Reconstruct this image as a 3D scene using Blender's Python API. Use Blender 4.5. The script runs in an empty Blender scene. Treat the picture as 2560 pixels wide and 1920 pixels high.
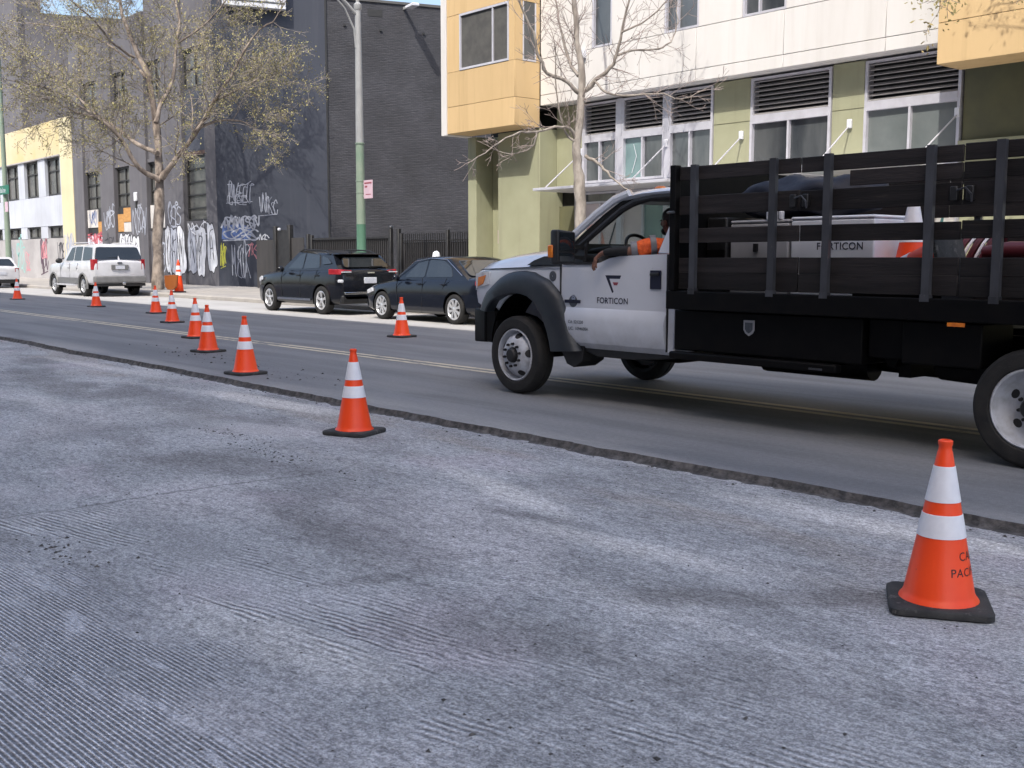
import bpy, bmesh, math, random
import numpy as np
from mathutils import Vector, Matrix
random.seed(7)
PI = math.pi
R = math.radians
scene = bpy.context.scene
COL = scene.collection

# ------------------------------------------------------------------ camera, sky, sun, exposure
cam_d = bpy.data.cameras.new('camera')
cam = bpy.data.objects.new('camera', cam_d)
COL.objects.link(cam)
TH = R(40.36)
PITCH = math.atan(315 / 2730.0)
cam_d.sensor_width = 36.0
cam_d.lens = 2730.0 / 2560.0 * 36.0
cam_d.clip_start = 0.05
cam_d.clip_end = 3000
fwd = Vector((-math.cos(TH) * math.cos(PITCH), math.sin(TH) * math.cos(PITCH), -math.sin(PITCH)))
cam.location = (0, 0, 1.41)
cam.rotation_euler = fwd.to_track_quat('-Z', 'Y').to_euler()
scene.camera = cam

SUN = Vector((0.43, -0.88, 1.22)).normalized()
world = bpy.data.worlds.new('World')
scene.world = world
world.use_nodes = True
wn = world.node_tree.nodes
wl = world.node_tree.links
for n_ in list(wn):
    wn.remove(n_)
sky = wn.new('ShaderNodeTexSky')
sky.sky_type = 'NISHITA'
sky.sun_disc = False
sky.sun_elevation = math.asin(SUN.z)
sky.sun_rotation = math.atan2(SUN.x, SUN.y)
sky.air_density = 1.0
sky.dust_density = 4.0
sky.ozone_density = 1.0
bgn = wn.new('ShaderNodeBackground')
bgn.inputs['Strength'].default_value = 0.15
won = wn.new('ShaderNodeOutputWorld')
wl.new(sky.outputs[0], bgn.inputs[0])
wl.new(bgn.outputs[0], won.inputs[0])

sun_d = bpy.data.lights.new('sun', 'SUN')
sun_d.energy = 2.1
sun_d.angle = R(0.5)
sun_d.color = (1.0, 0.95, 0.86)
sun_o = bpy.data.objects.new('sun', sun_d)
COL.objects.link(sun_o)
sun_o.rotation_euler = (-SUN).to_track_quat('-Z', 'Y').to_euler()

vs = scene.view_settings
vs.view_transform = 'Standard'
vs.look = 'None'
vs.exposure = 0.98
vs.gamma = 1.0
vs.use_curve_mapping = False
scene.render.engine = 'CYCLES'

# ------------------------------------------------------------------ helpers
def tag(o, label=None, cat=None, group=None, kind=None):
    if label: o['label'] = label
    if cat: o['category'] = cat
    if group: o['group'] = group
    if kind: o['kind'] = kind
    return o

def thing(name, loc=(0, 0, 0), rz=0.0, label=None, cat=None, group=None):
    o = bpy.data.objects.new(name, None)
    o.empty_display_size = 0.2
    COL.objects.link(o)
    o.location = loc
    o.rotation_euler = (0, 0, rz)
    return tag(o, label, cat, group)

def finish_mesh(me, smooth, ang=35):
    bm = bmesh.new()
    bm.from_mesh(me)
    bmesh.ops.recalc_face_normals(bm, faces=bm.faces)
    bm.to_mesh(me)
    bm.free()
    if smooth:
        me.polygons.foreach_set('use_smooth', [True] * len(me.polygons))
        me.set_sharp_from_angle(angle=R(ang))

class MB:
    def __init__(s):
        s.v = []
        s.f = []
    def add(s, vs_, fs_):
        o = len(s.v)
        s.v += [tuple(v) for v in vs_]
        s.f += [tuple(i + o for i in f) for f in fs_]
        return s
    def box(s, x0, x1, y0, y1, z0, z1):
        return s.add([(x0, y0, z0), (x1, y0, z0), (x1, y1, z0), (x0, y1, z0),
                      (x0, y0, z1), (x1, y0, z1), (x1, y1, z1), (x0, y1, z1)],
                     [(0, 3, 2, 1), (4, 5, 6, 7), (0, 1, 5, 4), (1, 2, 6, 5), (2, 3, 7, 6), (3, 0, 4, 7)])
    def bar(s, a, b, w, h, up=(0, 0, 1)):
        a = Vector(a); b = Vector(b)
        d = (b - a).normalized()
        u = Vector(up)
        if abs(d.dot(u)) > 0.98: u = Vector((1, 0, 0))
        sd = d.cross(u).normalized()
        u = sd.cross(d)
        P = []
        for c in (a, b):
            for (i, j) in ((-1, -1), (1, -1), (1, 1), (-1, 1)):
                P.append(c + sd * (i * w / 2) + u * (j * h / 2))
        return s.add(P, [(0, 1, 2, 3), (7, 6, 5, 4), (0, 4, 5, 1), (1, 5, 6, 2), (2, 6, 7, 3), (3, 7, 4, 0)])
    def tube(s, pts, rads, n=8, caps=True):
        pts = [Vector(p) for p in pts]
        if not hasattr(rads, '__len__'): rads = [rads] * len(pts)
        rings = []
        prev = None
        for i, p in enumerate(pts):
            if i == 0: d = pts[1] - p
            elif i == len(pts) - 1: d = p - pts[i - 1]
            else: d = pts[i + 1] - pts[i - 1]
            d = d.normalized() if d.length > 1e-9 else Vector((0, 0, 1))
            if prev is None:
                u = Vector((0, 0, 1)) if abs(d.z) < 0.9 else Vector((1, 0, 0))
            else:
                u = prev
            u = (u - d * u.dot(d))
            if u.length < 1e-6: u = d.orthogonal()
            u.normalize()
            prev = u
            w = d.cross(u)
            rings.append([p + (u * math.cos(2 * PI * k / n) + w * math.sin(2 * PI * k / n)) * rads[i] for k in range(n)])
        return s.loft(rings, caps)
    def cyl(s, a, b, r0, r1=None, n=16, caps=True):
        return s.tube([a, b], [r0, r0 if r1 is None else r1], n, caps)
    def loft(s, rings, caps=True, closed=True):
        n = len(rings[0])
        V = [p for r in rings for p in r]
        F = []
        m = n if closed else n - 1
        for i in range(len(rings) - 1):
            for k in range(m):
                k2 = (k + 1) % n
                F.append((i * n + k, i * n + k2, (i + 1) * n + k2, (i + 1) * n + k))
        if caps:
            F.append(tuple(range(n))[::-1])
            F.append(tuple((len(rings) - 1) * n + k for k in range(n)))
        return s.add(V, F)
    def prism(s, poly, axis, lo, hi):
        def mk(p, t):
            if axis == 'y': return (p[0], t, p[1])
            if axis == 'x': return (t, p[0], p[1])
            return (p[0], p[1], t)
        return s.loft([[mk(p, lo) for p in poly], [mk(p, hi) for p in poly]])
    def lathe(s, prof, n=24, axis='z', c=(0, 0, 0), caps=False):
        rings = []
        for (r, t) in prof:
            ring = []
            for k in range(n):
                a = 2 * PI * k / n
                if axis == 'z': ring.append((c[0] + r * math.cos(a), c[1] + r * math.sin(a), c[2] + t))
                elif axis == 'y': ring.append((c[0] + r * math.cos(a), c[1] + t, c[2] + r * math.sin(a)))
                else: ring.append((c[0] + t, c[1] + r * math.cos(a), c[2] + r * math.sin(a)))
            rings.append(ring)
        return s.loft(rings, caps)
    def ball(s, c, rx, ry=None, rz=None, nu=12, nv=8):
        ry = rx if ry is None else ry
        rz = rx if rz is None else rz
        rings = []
        for i in range(nv + 1):
            t = PI * i / nv
            st = max(math.sin(t), 1e-3)
            rings.append([(c[0] + rx * st * math.cos(2 * PI * k / nu), c[1] + ry * st * math.sin(2 * PI * k / nu),
                           c[2] + rz * math.cos(t)) for k in range(nu)])
        return s.loft(rings, True)
    def quad(s, a, b, c, d):
        return s.add([a, b, c, d], [(0, 1, 2, 3)])
    def mesh(s, name, mat=None, smooth=False, ang=35):
        me = bpy.data.meshes.new(name)
        me.from_pydata(s.v, [], s.f)
        me.update()
        finish_mesh(me, smooth, ang)
        if mat: me.materials.append(mat)
        return me
    def build(s, name, mat, parent=None, smooth=False, bevel=0.0, seg=2, ang=35, loc=None, blim=30):
        o = bpy.data.objects.new(name, s.mesh(name, mat, smooth, ang))
        COL.objects.link(o)
        if parent: o.parent = parent
        if loc: o.location = loc
        if bevel > 0:
            m = o.modifiers.new('bevel', 'BEVEL')
            m.width = bevel
            m.segments = seg
            m.limit_method = 'ANGLE'
            m.angle_limit = R(blim)
            m.use_clamp_overlap = True
            if not smooth:
                o.data.polygons.foreach_set('use_smooth', [True] * len(o.data.polygons))
                o.data.set_sharp_from_angle(angle=R(50))
        return o

def inst(src_mesh, name, parent, loc, rot=None, scale=None):
    o = bpy.data.objects.new(name, src_mesh)
    COL.objects.link(o)
    o.parent = parent
    o.location = loc
    if rot: o.rotation_euler = rot
    if scale: o.scale = scale
    return o

def copy_tree(o, parent=None):
    c = o.copy()
    COL.objects.link(c)
    c.parent = parent
    for ch in list(o.children):
        copy_tree(ch, c)
    return c

def text_mesh(txt, size, mat, spacing=1.0, extr=0.0, bold=0.0):
    cu = bpy.data.curves.new('lettering', 'FONT')
    cu.body = txt
    cu.size = size
    cu.space_character = spacing
    cu.extrude = extr
    cu.offset = bold
    cu.resolution_u = 3
    o = bpy.data.objects.new('lettering', cu)
    COL.objects.link(o)
    dg = bpy.context.evaluated_depsgraph_get()
    me = bpy.data.meshes.new_from_object(o.evaluated_get(dg))
    bpy.data.objects.remove(o)
    me.materials.clear()
    me.materials.append(mat)
    return me

def arch_liner(parent, name, x, z, r, ya, yb, mat, a0=-15, a1=195, back=None):
    mb = MB()
    n = 26
    A_ = [R(a0 + (a1 - a0) * k / n) for k in range(n + 1)]
    mb.loft([[(x + r * math.cos(a), y, z + r * math.sin(a)) for a in A_] for y in (ya, yb)], caps=False, closed=False)
    if back is not None:
        mb.add([(x + r * math.cos(a), back, z + r * math.sin(a)) for a in A_], [tuple(range(n + 1))])
    return mb.build(name, mat, parent)

def apply_mods(o):
    dg = bpy.context.evaluated_depsgraph_get()
    me = bpy.data.meshes.new_from_object(o.evaluated_get(dg))
    old = o.data
    o.modifiers.clear()
    o.data = me
    return o

# ------------------------------------------------------------------ materials
def nd(nt, t, **kw):
    n = nt.nodes.new(t)
    for k, v in kw.items():
        setattr(n, k, v)
    return n

def base_mat(name):
    m = bpy.data.materials.new(name)
    m.use_nodes = True
    nt = m.node_tree
    b = nt.nodes['Principled BSDF']
    return m, nt, b

def pm(name, col, col2=None, scale=4.0, rough=0.6, metal=0.0, bump=0.0, bscale=60.0, detail=6.0, lo=0.35, hi=0.65,
       spec=0.5, stretch=None, rvar=0.0, coat=0.0, world_co=False, bdist=0.01,
       ovar=0.0, scuff=None, grime=None, streak=None):
    m, nt, b = base_mat(name)
    L = nt.links
    b.inputs['Roughness'].default_value = rough
    b.inputs['Metallic'].default_value = metal
    b.inputs['Specular IOR Level'].default_value = spec
    if coat: b.inputs['Coat Weight'].default_value = coat; b.inputs['Coat Roughness'].default_value = 0.06
    tc = nd(nt, 'ShaderNodeTexCoord')
    src = tc.outputs['Object']
    if world_co:
        g = nd(nt, 'ShaderNodeNewGeometry')
        src = g.outputs['Position']
    if stretch:
        mp = nd(nt, 'ShaderNodeMapping')
        mp.inputs['Scale'].default_value = stretch
        L.new(src, mp.inputs[0])
        src = mp.outputs[0]
    if col2 is None:
        col2 = tuple(c * 0.82 for c in col)
    nz = nd(nt, 'ShaderNodeTexNoise')
    nz.inputs['Scale'].default_value = scale
    nz.inputs['Detail'].default_value = detail
    nz.inputs['Roughness'].default_value = 0.6
    L.new(src, nz.inputs['Vector'])
    rp = nd(nt, 'ShaderNodeValToRGB')
    rp.color_ramp.elements[0].position = lo
    rp.color_ramp.elements[0].color = (*col, 1)
    rp.color_ramp.elements[1].position = hi
    rp.color_ramp.elements[1].color = (*col2, 1)
    L.new(nz.outputs['Fac'], rp.inputs[0])
    cs = rp.outputs[0]
    def over(fac_sock, colr, src_c, mul=1.0):
        mm = nd(nt, 'ShaderNodeMath', operation='MULTIPLY'); mm.inputs[1].default_value = mul
        L.new(fac_sock, mm.inputs[0])
        mx = nd(nt, 'ShaderNodeMix', data_type='RGBA')
        L.new(mm.outputs[0], mx.inputs[0]); L.new(src_c, mx.inputs[6]); mx.inputs[7].default_value = (*colr, 1)
        return mx.outputs[2]
    if streak:      # rain streaks down a wall: colour, amount
        gp = nd(nt, 'ShaderNodeNewGeometry')
        ms = nd(nt, 'ShaderNodeMapping'); ms.inputs['Scale'].default_value = (3.2, 3.2, .16)
        L.new(gp.outputs['Position'], ms.inputs[0])
        ns_ = nd(nt, 'ShaderNodeTexNoise'); ns_.inputs['Scale'].default_value = 1.0; ns_.inputs['Detail'].default_value = 5; ns_.inputs['Roughness'].default_value = .65
        L.new(ms.outputs[0], ns_.inputs['Vector'])
        mr_ = nd(nt, 'ShaderNodeMapRange'); mr_.interpolation_type = 'SMOOTHSTEP'
        mr_.inputs[1].default_value = .50; mr_.inputs[2].default_value = .74
        L.new(ns_.outputs['Fac'], mr_.inputs[0])
        cs = over(mr_.outputs[0], streak[0], cs, streak[1])
    if scuff:       # scattered scuffs and dirt: colour, scale, threshold, amount
        oi = nd(nt, 'ShaderNodeObjectInfo')
        va = nd(nt, 'ShaderNodeVectorMath', operation='ADD')
        L.new(src, va.inputs[0]); L.new(oi.outputs['Location'], va.inputs[1])
        n4 = nd(nt, 'ShaderNodeTexNoise'); n4.inputs['Scale'].default_value = scuff[1]; n4.inputs['Detail'].default_value = 6; n4.inputs['Roughness'].default_value = .7
        L.new(va.outputs[0], n4.inputs['Vector'])
        m4 = nd(nt, 'ShaderNodeMapRange'); m4.interpolation_type = 'SMOOTHSTEP'
        m4.inputs[1].default_value = scuff[2]; m4.inputs[2].default_value = scuff[2] + .12
        L.new(n4.outputs['Fac'], m4.inputs[0])
        cs = over(m4.outputs[0], scuff[0], cs, scuff[3])
    if grime:       # road spray low on a vehicle: colour, z_full, z_none, amount
        gz_ = nd(nt, 'ShaderNodeNewGeometry')
        sx = nd(nt, 'ShaderNodeSeparateXYZ'); L.new(gz_.outputs['Position'], sx.inputs[0])
        mz = nd(nt, 'ShaderNodeMapRange'); mz.inputs[1].default_value = grime[2]; mz.inputs[2].default_value = grime[1]
        L.new(sx.outputs['Z'], mz.inputs[0])
        n5 = nd(nt, 'ShaderNodeTexNoise'); n5.inputs['Scale'].default_value = 5; n5.inputs['Detail'].default_value = 7; n5.inputs['Roughness'].default_value = .7
        L.new(gz_.outputs['Position'], n5.inputs['Vector'])
        m5 = nd(nt, 'ShaderNodeMapRange'); m5.inputs[1].default_value = .3; m5.inputs[2].default_value = .7
        L.new(n5.outputs['Fac'], m5.inputs[0])
        pr = nd(nt, 'ShaderNodeMath', operation='MULTIPLY'); L.new(mz.outputs[0], pr.inputs[0]); L.new(m5.outputs[0], pr.inputs[1])
        cs = over(pr.outputs[0], grime[0], cs, grime[3])
    if ovar:
        oi2 = nd(nt, 'ShaderNodeObjectInfo')
        hv = nd(nt, 'ShaderNodeHueSaturation')
        mo = nd(nt, 'ShaderNodeMapRange'); mo.inputs[3].default_value = 1 - ovar; mo.inputs[4].default_value = 1 + ovar
        L.new(oi2.outputs['Random'], mo.inputs[0]); L.new(mo.outputs[0], hv.inputs['Value']); L.new(cs, hv.inputs['Color'])
        cs = hv.outputs[0]
    L.new(cs, b.inputs['Base Color'])
    if rvar:
        mr = nd(nt, 'ShaderNodeMapRange')
        mr.inputs['To Min'].default_value = rough - rvar
        mr.inputs['To Max'].default_value = rough + rvar
        L.new(nz.outputs['Fac'], mr.inputs[0])
        L.new(mr.outputs[0], b.inputs['Roughness'])
    if bump:
        n2 = nd(nt, 'ShaderNodeTexNoise')
        n2.inputs['Scale'].default_value = bscale
        n2.inputs['Detail'].default_value = 4
        L.new(src, n2.inputs['Vector'])
        bp = nd(nt, 'ShaderNodeBump')
        bp.inputs['Strength'].default_value = bump
        bp.inputs['Distance'].default_value = bdist
        L.new(n2.outputs['Fac'], bp.inputs['Height'])
        L.new(bp.outputs[0], b.inputs['Normal'])
    return m

def glass_mat(name, tint=(0.85, 0.9, 0.9), alpha=0.25, rough=0.02):
    # thin pane: mostly see-through, with a clear mirror reflection
    m, nt, b = base_mat(name)
    L = nt.links
    nt.nodes.remove(b)
    out = nt.nodes['Material Output']
    tr = nd(nt, 'ShaderNodeBsdfTransparent')
    tr.inputs[0].default_value = (*tint, 1)
    gl = nd(nt, 'ShaderNodeBsdfGlossy')
    gl.inputs['Roughness'].default_value = rough
    fr = nd(nt, 'ShaderNodeLayerWeight')
    fr.inputs[0].default_value = .5
    pw = nd(nt, 'ShaderNodeMath', operation='POWER')
    pw.inputs[1].default_value = 4.0
    L.new(fr.outputs['Facing'], pw.inputs[0])
    ad = nd(nt, 'ShaderNodeMath', operation='MULTIPLY_ADD')
    ad.inputs[1].default_value = .7
    ad.inputs[2].default_value = alpha
    ad.use_clamp = True
    L.new(pw.outputs[0], ad.inputs[0])
    mx = nd(nt, 'ShaderNodeMixShader')
    L.new(ad.outputs[0], mx.inputs[0])
    L.new(tr.outputs[0], mx.inputs[1])
    L.new(gl.outputs[0], mx.inputs[2])
    L.new(mx.outputs[0], out.inputs[0])
    return m

M = {}
M['white_paint'] = pm('white_vehicle_paint', (0.64, 0.67, 0.74), (0.58, 0.61, 0.67), 2.5, 0.22, coat=0.6, lo=.3, hi=.8, grime=((0.20, 0.185, 0.17), .48, .95, .55), scuff=((0.34, 0.34, 0.35), 7, .62, .5))
M['flare'] = pm('dark_flare_plastic', (0.016, 0.021, 0.028), (0.024, 0.029, 0.036), 9, 0.45, bump=.1, bscale=400)
M['black_plastic'] = pm('black_plastic', (0.008, 0.008, 0.009), (0.016, 0.016, 0.017), 12, 0.5)
M['black_steel'] = pm('black_painted_steel', (0.0025, 0.0025, 0.003), (0.005, 0.0045, 0.0045), 6, 0.5, spec=.12, bump=.06, bscale=30)
M['interior'] = pm('dark_cab_trim', (0.010, 0.010, 0.011), (0.017, 0.017, 0.018), 10, 0.7)
M['rubber'] = pm('tyre_rubber', (0.008, 0.008, 0.009), (0.020, 0.019, 0.018), 7, 0.8, bump=.3, bscale=90)
M['steel_rim'] = pm('white_steel_rim', (0.50, 0.52, 0.57), (0.26, 0.26, 0.27), 9, 0.45, lo=.45, hi=.8)
M['alloy'] = pm('silver_alloy', (0.75, 0.76, 0.78), (0.6, 0.6, 0.62), 9, 0.35, 0.6)
M['chrome'] = pm('chrome', (0.75, 0.75, 0.77), (0.7, 0.7, 0.7), 9, 0.12, 1.0)
M['post_steel'] = pm('grey_post_steel', (0.060, 0.063, 0.072), (0.022, 0.022, 0.026), 6, 0.4, 0.2, bump=.1, bscale=80, stretch=(1, 1, .3), lo=.4, hi=.75, ovar=.35, scuff=((0.13, 0.12, 0.115), 16, .60, .6))
M['slat_wood'] = pm('dark_stained_board', (0.026, 0.022, 0.0225), (0.010, 0.009, 0.0095), 5, 0.7, spec=.25, stretch=(.25, 1, 4), bump=.35, bscale=35, lo=.3, hi=.7, ovar=.45, scuff=((0.055, 0.045, 0.038), 9, .60, .6))
M['glass'] = glass_mat('clear_window_glass', (0.82, 0.88, 0.87), 0.04)
M['amber'] = pm('amber_lens', (0.75, 0.22, 0.02), (0.6, 0.15, 0.02), 20, 0.2)
M['red_lens'] = pm('red_lens', (0.30, 0.008, 0.015), (0.42, 0.03, 0.04), 14, 0.15)
M['clear_lens'] = pm('clear_lens', (0.7, 0.72, 0.75), (0.45, 0.46, 0.5), 14, 0.12)
M['navy'] = pm('navy_print', (0.008, 0.010, 0.03), (0.010, 0.012, 0.035), 9, 0.4)
M['red_print'] = pm('red_print', (0.30, 0.06, 0.08), (0.3, 0.06, 0.08), 9, 0.4)
M['grey_print'] = pm('grey_print', (0.06, 0.07, 0.085), (0.09, 0.10, 0.115), 30, 0.5)
M['black_print'] = pm('black_print', (0.01, 0.01, 0.012), (0.02, 0.02, 0.02), 9, 0.5)
M['cone'] = pm('orange_cone_vinyl', (1.0, 0.080, 0.012), (0.95, 0.065, 0.010), 7, 0.42, bump=.05, bscale=120, lo=.35, hi=.75, ovar=.05, scuff=((0.25, 0.04, 0.02), 14, .62, .5))
M['cone_base'] = pm('black_rubber_base', (0.018, 0.018, 0.019), (0.045, 0.044, 0.043), 9, 0.75, bump=.2, bscale=90, scuff=((0.16, 0.15, 0.14), 14, .56, .6))
M['reflect'] = pm('white_reflective_band', (0.86, 0.86, 0.90), (0.74, 0.74, 0.79), 11, 0.35, lo=.42, hi=.8, scuff=((0.33, 0.31, 0.31), 22, .64, .7))
M['dark_glass'] = pm('tinted_car_glass', (0.012, 0.015, 0.018), (0.02, 0.024, 0.028), 3, 0.03, spec=0.9)
M['black_paint'] = pm('black_car_paint', (0.006, 0.007, 0.010), (0.009, 0.010, 0.014), 3, 0.16, spec=.35, coat=.25)
M['navy_paint'] = pm('dark_navy_car_paint', (0.004, 0.006, 0.012), (0.006, 0.008, 0.015), 3, 0.16, spec=.35, coat=.25)
M['suv_white'] = pm('white_suv_paint', (0.66, 0.66, 0.69), (0.55, 0.55, 0.57), 2, 0.25, coat=.5)
M['suv_grey'] = pm('grey_cladding', (0.20, 0.20, 0.20), (0.15, 0.15, 0.15), 5, 0.5)
M['plate'] = pm('licence_plate', (0.62, 0.64, 0.68), (0.5, 0.52, 0.6), 25, 0.4)
M['skin'] = pm('skin', (0.22, 0.105, 0.07), (0.17, 0.08, 0.055), 18, 0.55)
M['hivis'] = pm('orange_hi_vis_cloth', (0.95, 0.16, 0.03), (0.62, 0.08, 0.02), 14, 0.8, bump=.9, bscale=22, bdist=.03)
M['grey_tape'] = pm('grey_reflective_tape', (0.20, 0.20, 0.22), (0.15, 0.15, 0.17), 14, 0.5)
M['dark_cloth'] = pm('dark_sleeve_cloth', (0.010, 0.011, 0.013), (0.02, 0.02, 0.022), 18, 0.9, bump=.4, bscale=40)
M['hair'] = pm('dark_hair', (0.01, 0.008, 0.007), (0.02, 0.016, 0.014), 40, 0.6)
M['concrete'] = pm('pavement_concrete', (0.40, 0.375, 0.345), (0.30, 0.285, 0.27), 1.1, 0.9, bump=.25, bscale=40, world_co=True, lo=.3, hi=.7)
M['parking_concrete'] = pm('parking_lane_concrete', (0.46, 0.45, 0.44), (0.36, 0.35, 0.34), 0.9, 0.9, bump=.2, bscale=40, world_co=True, stretch=(.35, 1, 1))
M['well'] = pm('black_wheel_well', (0.0015, 0.0015, 0.0015), (0.003, 0.003, 0.003), 6, 0.95, spec=.05)
M['joint'] = pm('dark_joint', (0.10, 0.10, 0.095), (0.07, 0.07, 0.07), 4, 0.95)
M['white_wall'] = pm('white_stucco_panel', (0.68, 0.67, 0.66), (0.60, 0.585, 0.565), 0.9, 0.85, bump=.12, bscale=60, world_co=True, stretch=(1, 1, .35), lo=.4, hi=.8, streak=((0.46, 0.43, 0.40), .22), ovar=.02)
M['yellow_wall'] = pm('ochre_stucco_panel', (0.62, 0.445, 0.235), (0.55, 0.39, 0.20), 0.9, 0.85, bump=.12, bscale=60, world_co=True, stretch=(1, 1, .4), lo=.35, hi=.8, streak=((0.40, 0.27, 0.13), .4), ovar=.03)
M['green_wall'] = pm('olive_green_stucco', (0.36, 0.365, 0.245), (0.315, 0.32, 0.21), 0.9, 0.85, bump=.12, bscale=60, world_co=True, streak=((0.22, 0.215, 0.15), .45))
M['grey_green'] = pm('dark_olive_and_shaded_wall', (0.13, 0.13, 0.07), (0.10, 0.10, 0.06), 1.5, 0.8, world_co=True)
M['alu'] = pm('pale_aluminium_frame', (0.62, 0.62, 0.68), (0.52, 0.52, 0.57), 3, 0.4, 0.2)
M['louver'] = pm('grey_louver', (0.36, 0.35, 0.35), (0.30, 0.29, 0.29), 3, 0.5, 0.2)
M['dark_void'] = pm('dark_room', (0.02, 0.02, 0.02), (0.03, 0.03, 0.03), 2, 0.9)
M['bldg_glass'] = pm('grey_office_glass', (0.035, 0.042, 0.05), (0.12, 0.13, 0.135), 0.55, 0.05, spec=0.9, world_co=True, stretch=(1.6, 1, .5), ovar=.3)  # bands of reflection painted into the glass colour
M['teal_glass'] = pm('pale_teal_glass', (0.22, 0.33, 0.33), (0.16, 0.25, 0.26), 0.9, 0.08, spec=0.7, world_co=True)
M['grey_paint'] = pm('grey_wall_paint', (0.062, 0.070, 0.094), (0.047, 0.054, 0.074), 0.35, 0.8, bump=.1, bscale=30, world_co=True, lo=.3, hi=.75, streak=((0.085, 0.09, 0.11), .4))
M['grey_pilaster'] = pm('grey_pilaster_paint', (0.130, 0.128, 0.143), (0.10, 0.098, 0.111), 0.5, 0.85, bump=.1, bscale=30, world_co=True, streak=((0.17, 0.165, 0.175), .5))
M['left_white'] = pm('pale_blue_white_wall', (0.50, 0.535, 0.60), (0.42, 0.445, 0.50), 0.4, 0.85, world_co=True, streak=((0.30, 0.30, 0.33), .4))
M['left_grey'] = pm('pale_grey_wall', (0.40, 0.39, 0.395), (0.30, 0.29, 0.295), 0.6, 0.85, world_co=True)
M['left_yellow'] = pm('pale_yellow_wall', (0.63, 0.57, 0.38), (0.57, 0.51, 0.33), 0.5, 0.85, world_co=True)
M['left_gold'] = pm('golden_yellow_wall', (0.54, 0.44, 0.22), (0.57, 0.51, 0.36), 0.25, 0.85, world_co=True)
M['window_frame_dark'] = pm('dark_window_frame', (0.025, 0.026, 0.028), (0.035, 0.035, 0.035), 4, 0.6)
M['old_glass'] = pm('dusty_window_glass', (0.085, 0.09, 0.09), (0.15, 0.15, 0.145), 0.8, 0.15, spec=.6, world_co=True)
M['plywood'] = pm('plywood_board', (0.55, 0.30, 0.10), (0.44, 0.22, 0.075), 3, 0.85, stretch=(1, 1, 5))
M['white_board'] = pm('white_painted_board', (0.62, 0.60, 0.58), (0.5, 0.48, 0.46), 2, 0.8)
M['rust_lintel'] = pm('brown_lintel', (0.11, 0.07, 0.06), (0.08, 0.05, 0.045), 2, 0.85)
M['fence'] = pm('black_fence_paint', (0.014, 0.014, 0.016), (0.03, 0.029, 0.03), 6, 0.5)
M['slat_fence'] = pm('dark_fence_infill', (0.050, 0.048, 0.050), (0.035, 0.034, 0.036), 3, 0.8, stretch=(1, 1, .2))
M['lamp_green'] = pm('lamp_post_green', (0.19, 0.27, 0.205), (0.26, 0.31, 0.25), 1.6, 0.55, bump=.08, bscale=40)
M['lamp_dark_green'] = pm('lamp_base_green', (0.08, 0.19, 0.125), (0.10, 0.21, 0.15), 3, 0.55)
M['lamp_grey'] = pm('lamp_top_grey', (0.30, 0.31, 0.32), (0.36, 0.37, 0.38), 3, 0.5)
M['pink_sign'] = pm('faded_pink_sign', (0.66, 0.48, 0.55), (0.58, 0.42, 0.5), 6, 0.6)
M['sign_green'] = pm('street_sign_green', (0.01, 0.16, 0.10), (0.012, 0.14, 0.09), 6, 0.45)
M['white_sign'] = pm('white_sign', (0.75, 0.77, 0.82), (0.62, 0.64, 0.7), 2, 0.5)
M['bark1'] = pm('mottled_plane_bark', (0.36, 0.30, 0.25), (0.12, 0.095, 0.08), 4, 0.9, bump=.5, bscale=20, stretch=(1, 1, .45), lo=.38, hi=.62, bdist=.03)
M['twig1'] = pm('twig_bark', (0.26, 0.23, 0.205), (0.15, 0.13, 0.118), 2, 0.9)
M['bark2'] = pm('pale_bare_bark', (0.36, 0.325, 0.29), (0.20, 0.175, 0.155), 6, 0.9, bump=.5, bscale=20, stretch=(1, 1, .4), lo=.38, hi=.62, bdist=.03)
M['twig2'] = pm('pale_twig_bark', (0.30, 0.25, 0.235), (0.19, 0.155, 0.145), 2, 0.9)
M['bud'] = pm('spring_bud_leaf', (0.38, 0.36, 0.14), (0.31, 0.27, 0.13), 0.8, 0.75, world_co=True)
M['leaf_dry'] = pm('olive_dry_leaf', (0.30, 0.23, 0.10), (0.23, 0.22, 0.09), 1.2, 0.75, world_co=True)
M['sign_orange'] = pm('folded_orange_sign', (0.30, 0.085, 0.010), (0.25, 0.07, 0.010), 3, 0.55)
M['crate_grey'] = pm('light_grey_job_box', (0.40, 0.40, 0.42), (0.33, 0.33, 0.35), 3, 0.5)
M['crate_white'] = pm('white_job_box', (0.78, 0.80, 0.86), (0.70, 0.72, 0.78), 3, 0.4)
M['maroon'] = pm('maroon_hose', (0.10, 0.01, 0.018), (0.07, 0.008, 0.012), 8, 0.5)
M['dark_blue'] = pm('dark_blue_tarp', (0.004, 0.006, 0.016), (0.007, 0.009, 0.02), 5, 0.6, bump=.5, bscale=12)
M['teal_poster'] = pm('teal_poster', (0.28, 0.52, 0.50), (0.34, 0.55, 0.53), 2, 0.5)
M['pale_poster'] = pm('pale_poster', (0.66, 0.60, 0.60), (0.56, 0.50, 0.52), 1.5, 0.5)
M['salmon_print'] = pm('salmon_print', (0.66, 0.36, 0.31), (0.6, 0.33, 0.28), 3, 0.5)
M['dark_teal_print'] = pm('dark_teal_print', (0.05, 0.14, 0.14), (0.06, 0.16, 0.15), 3, 0.5)
M['far_brick'] = pm('far_brick_building', (0.30, 0.22, 0.18), (0.24, 0.17, 0.14), 1.0, 0.9)
M['roof_grey'] = pm('roof_edge_grey', (0.11, 0.11, 0.11), (0.09, 0.09, 0.09), 1.0, 0.9)
M['seat'] = pm('grey_seat_cloth', (0.06, 0.06, 0.065), (0.045, 0.045, 0.05), 12, 0.9)
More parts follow.
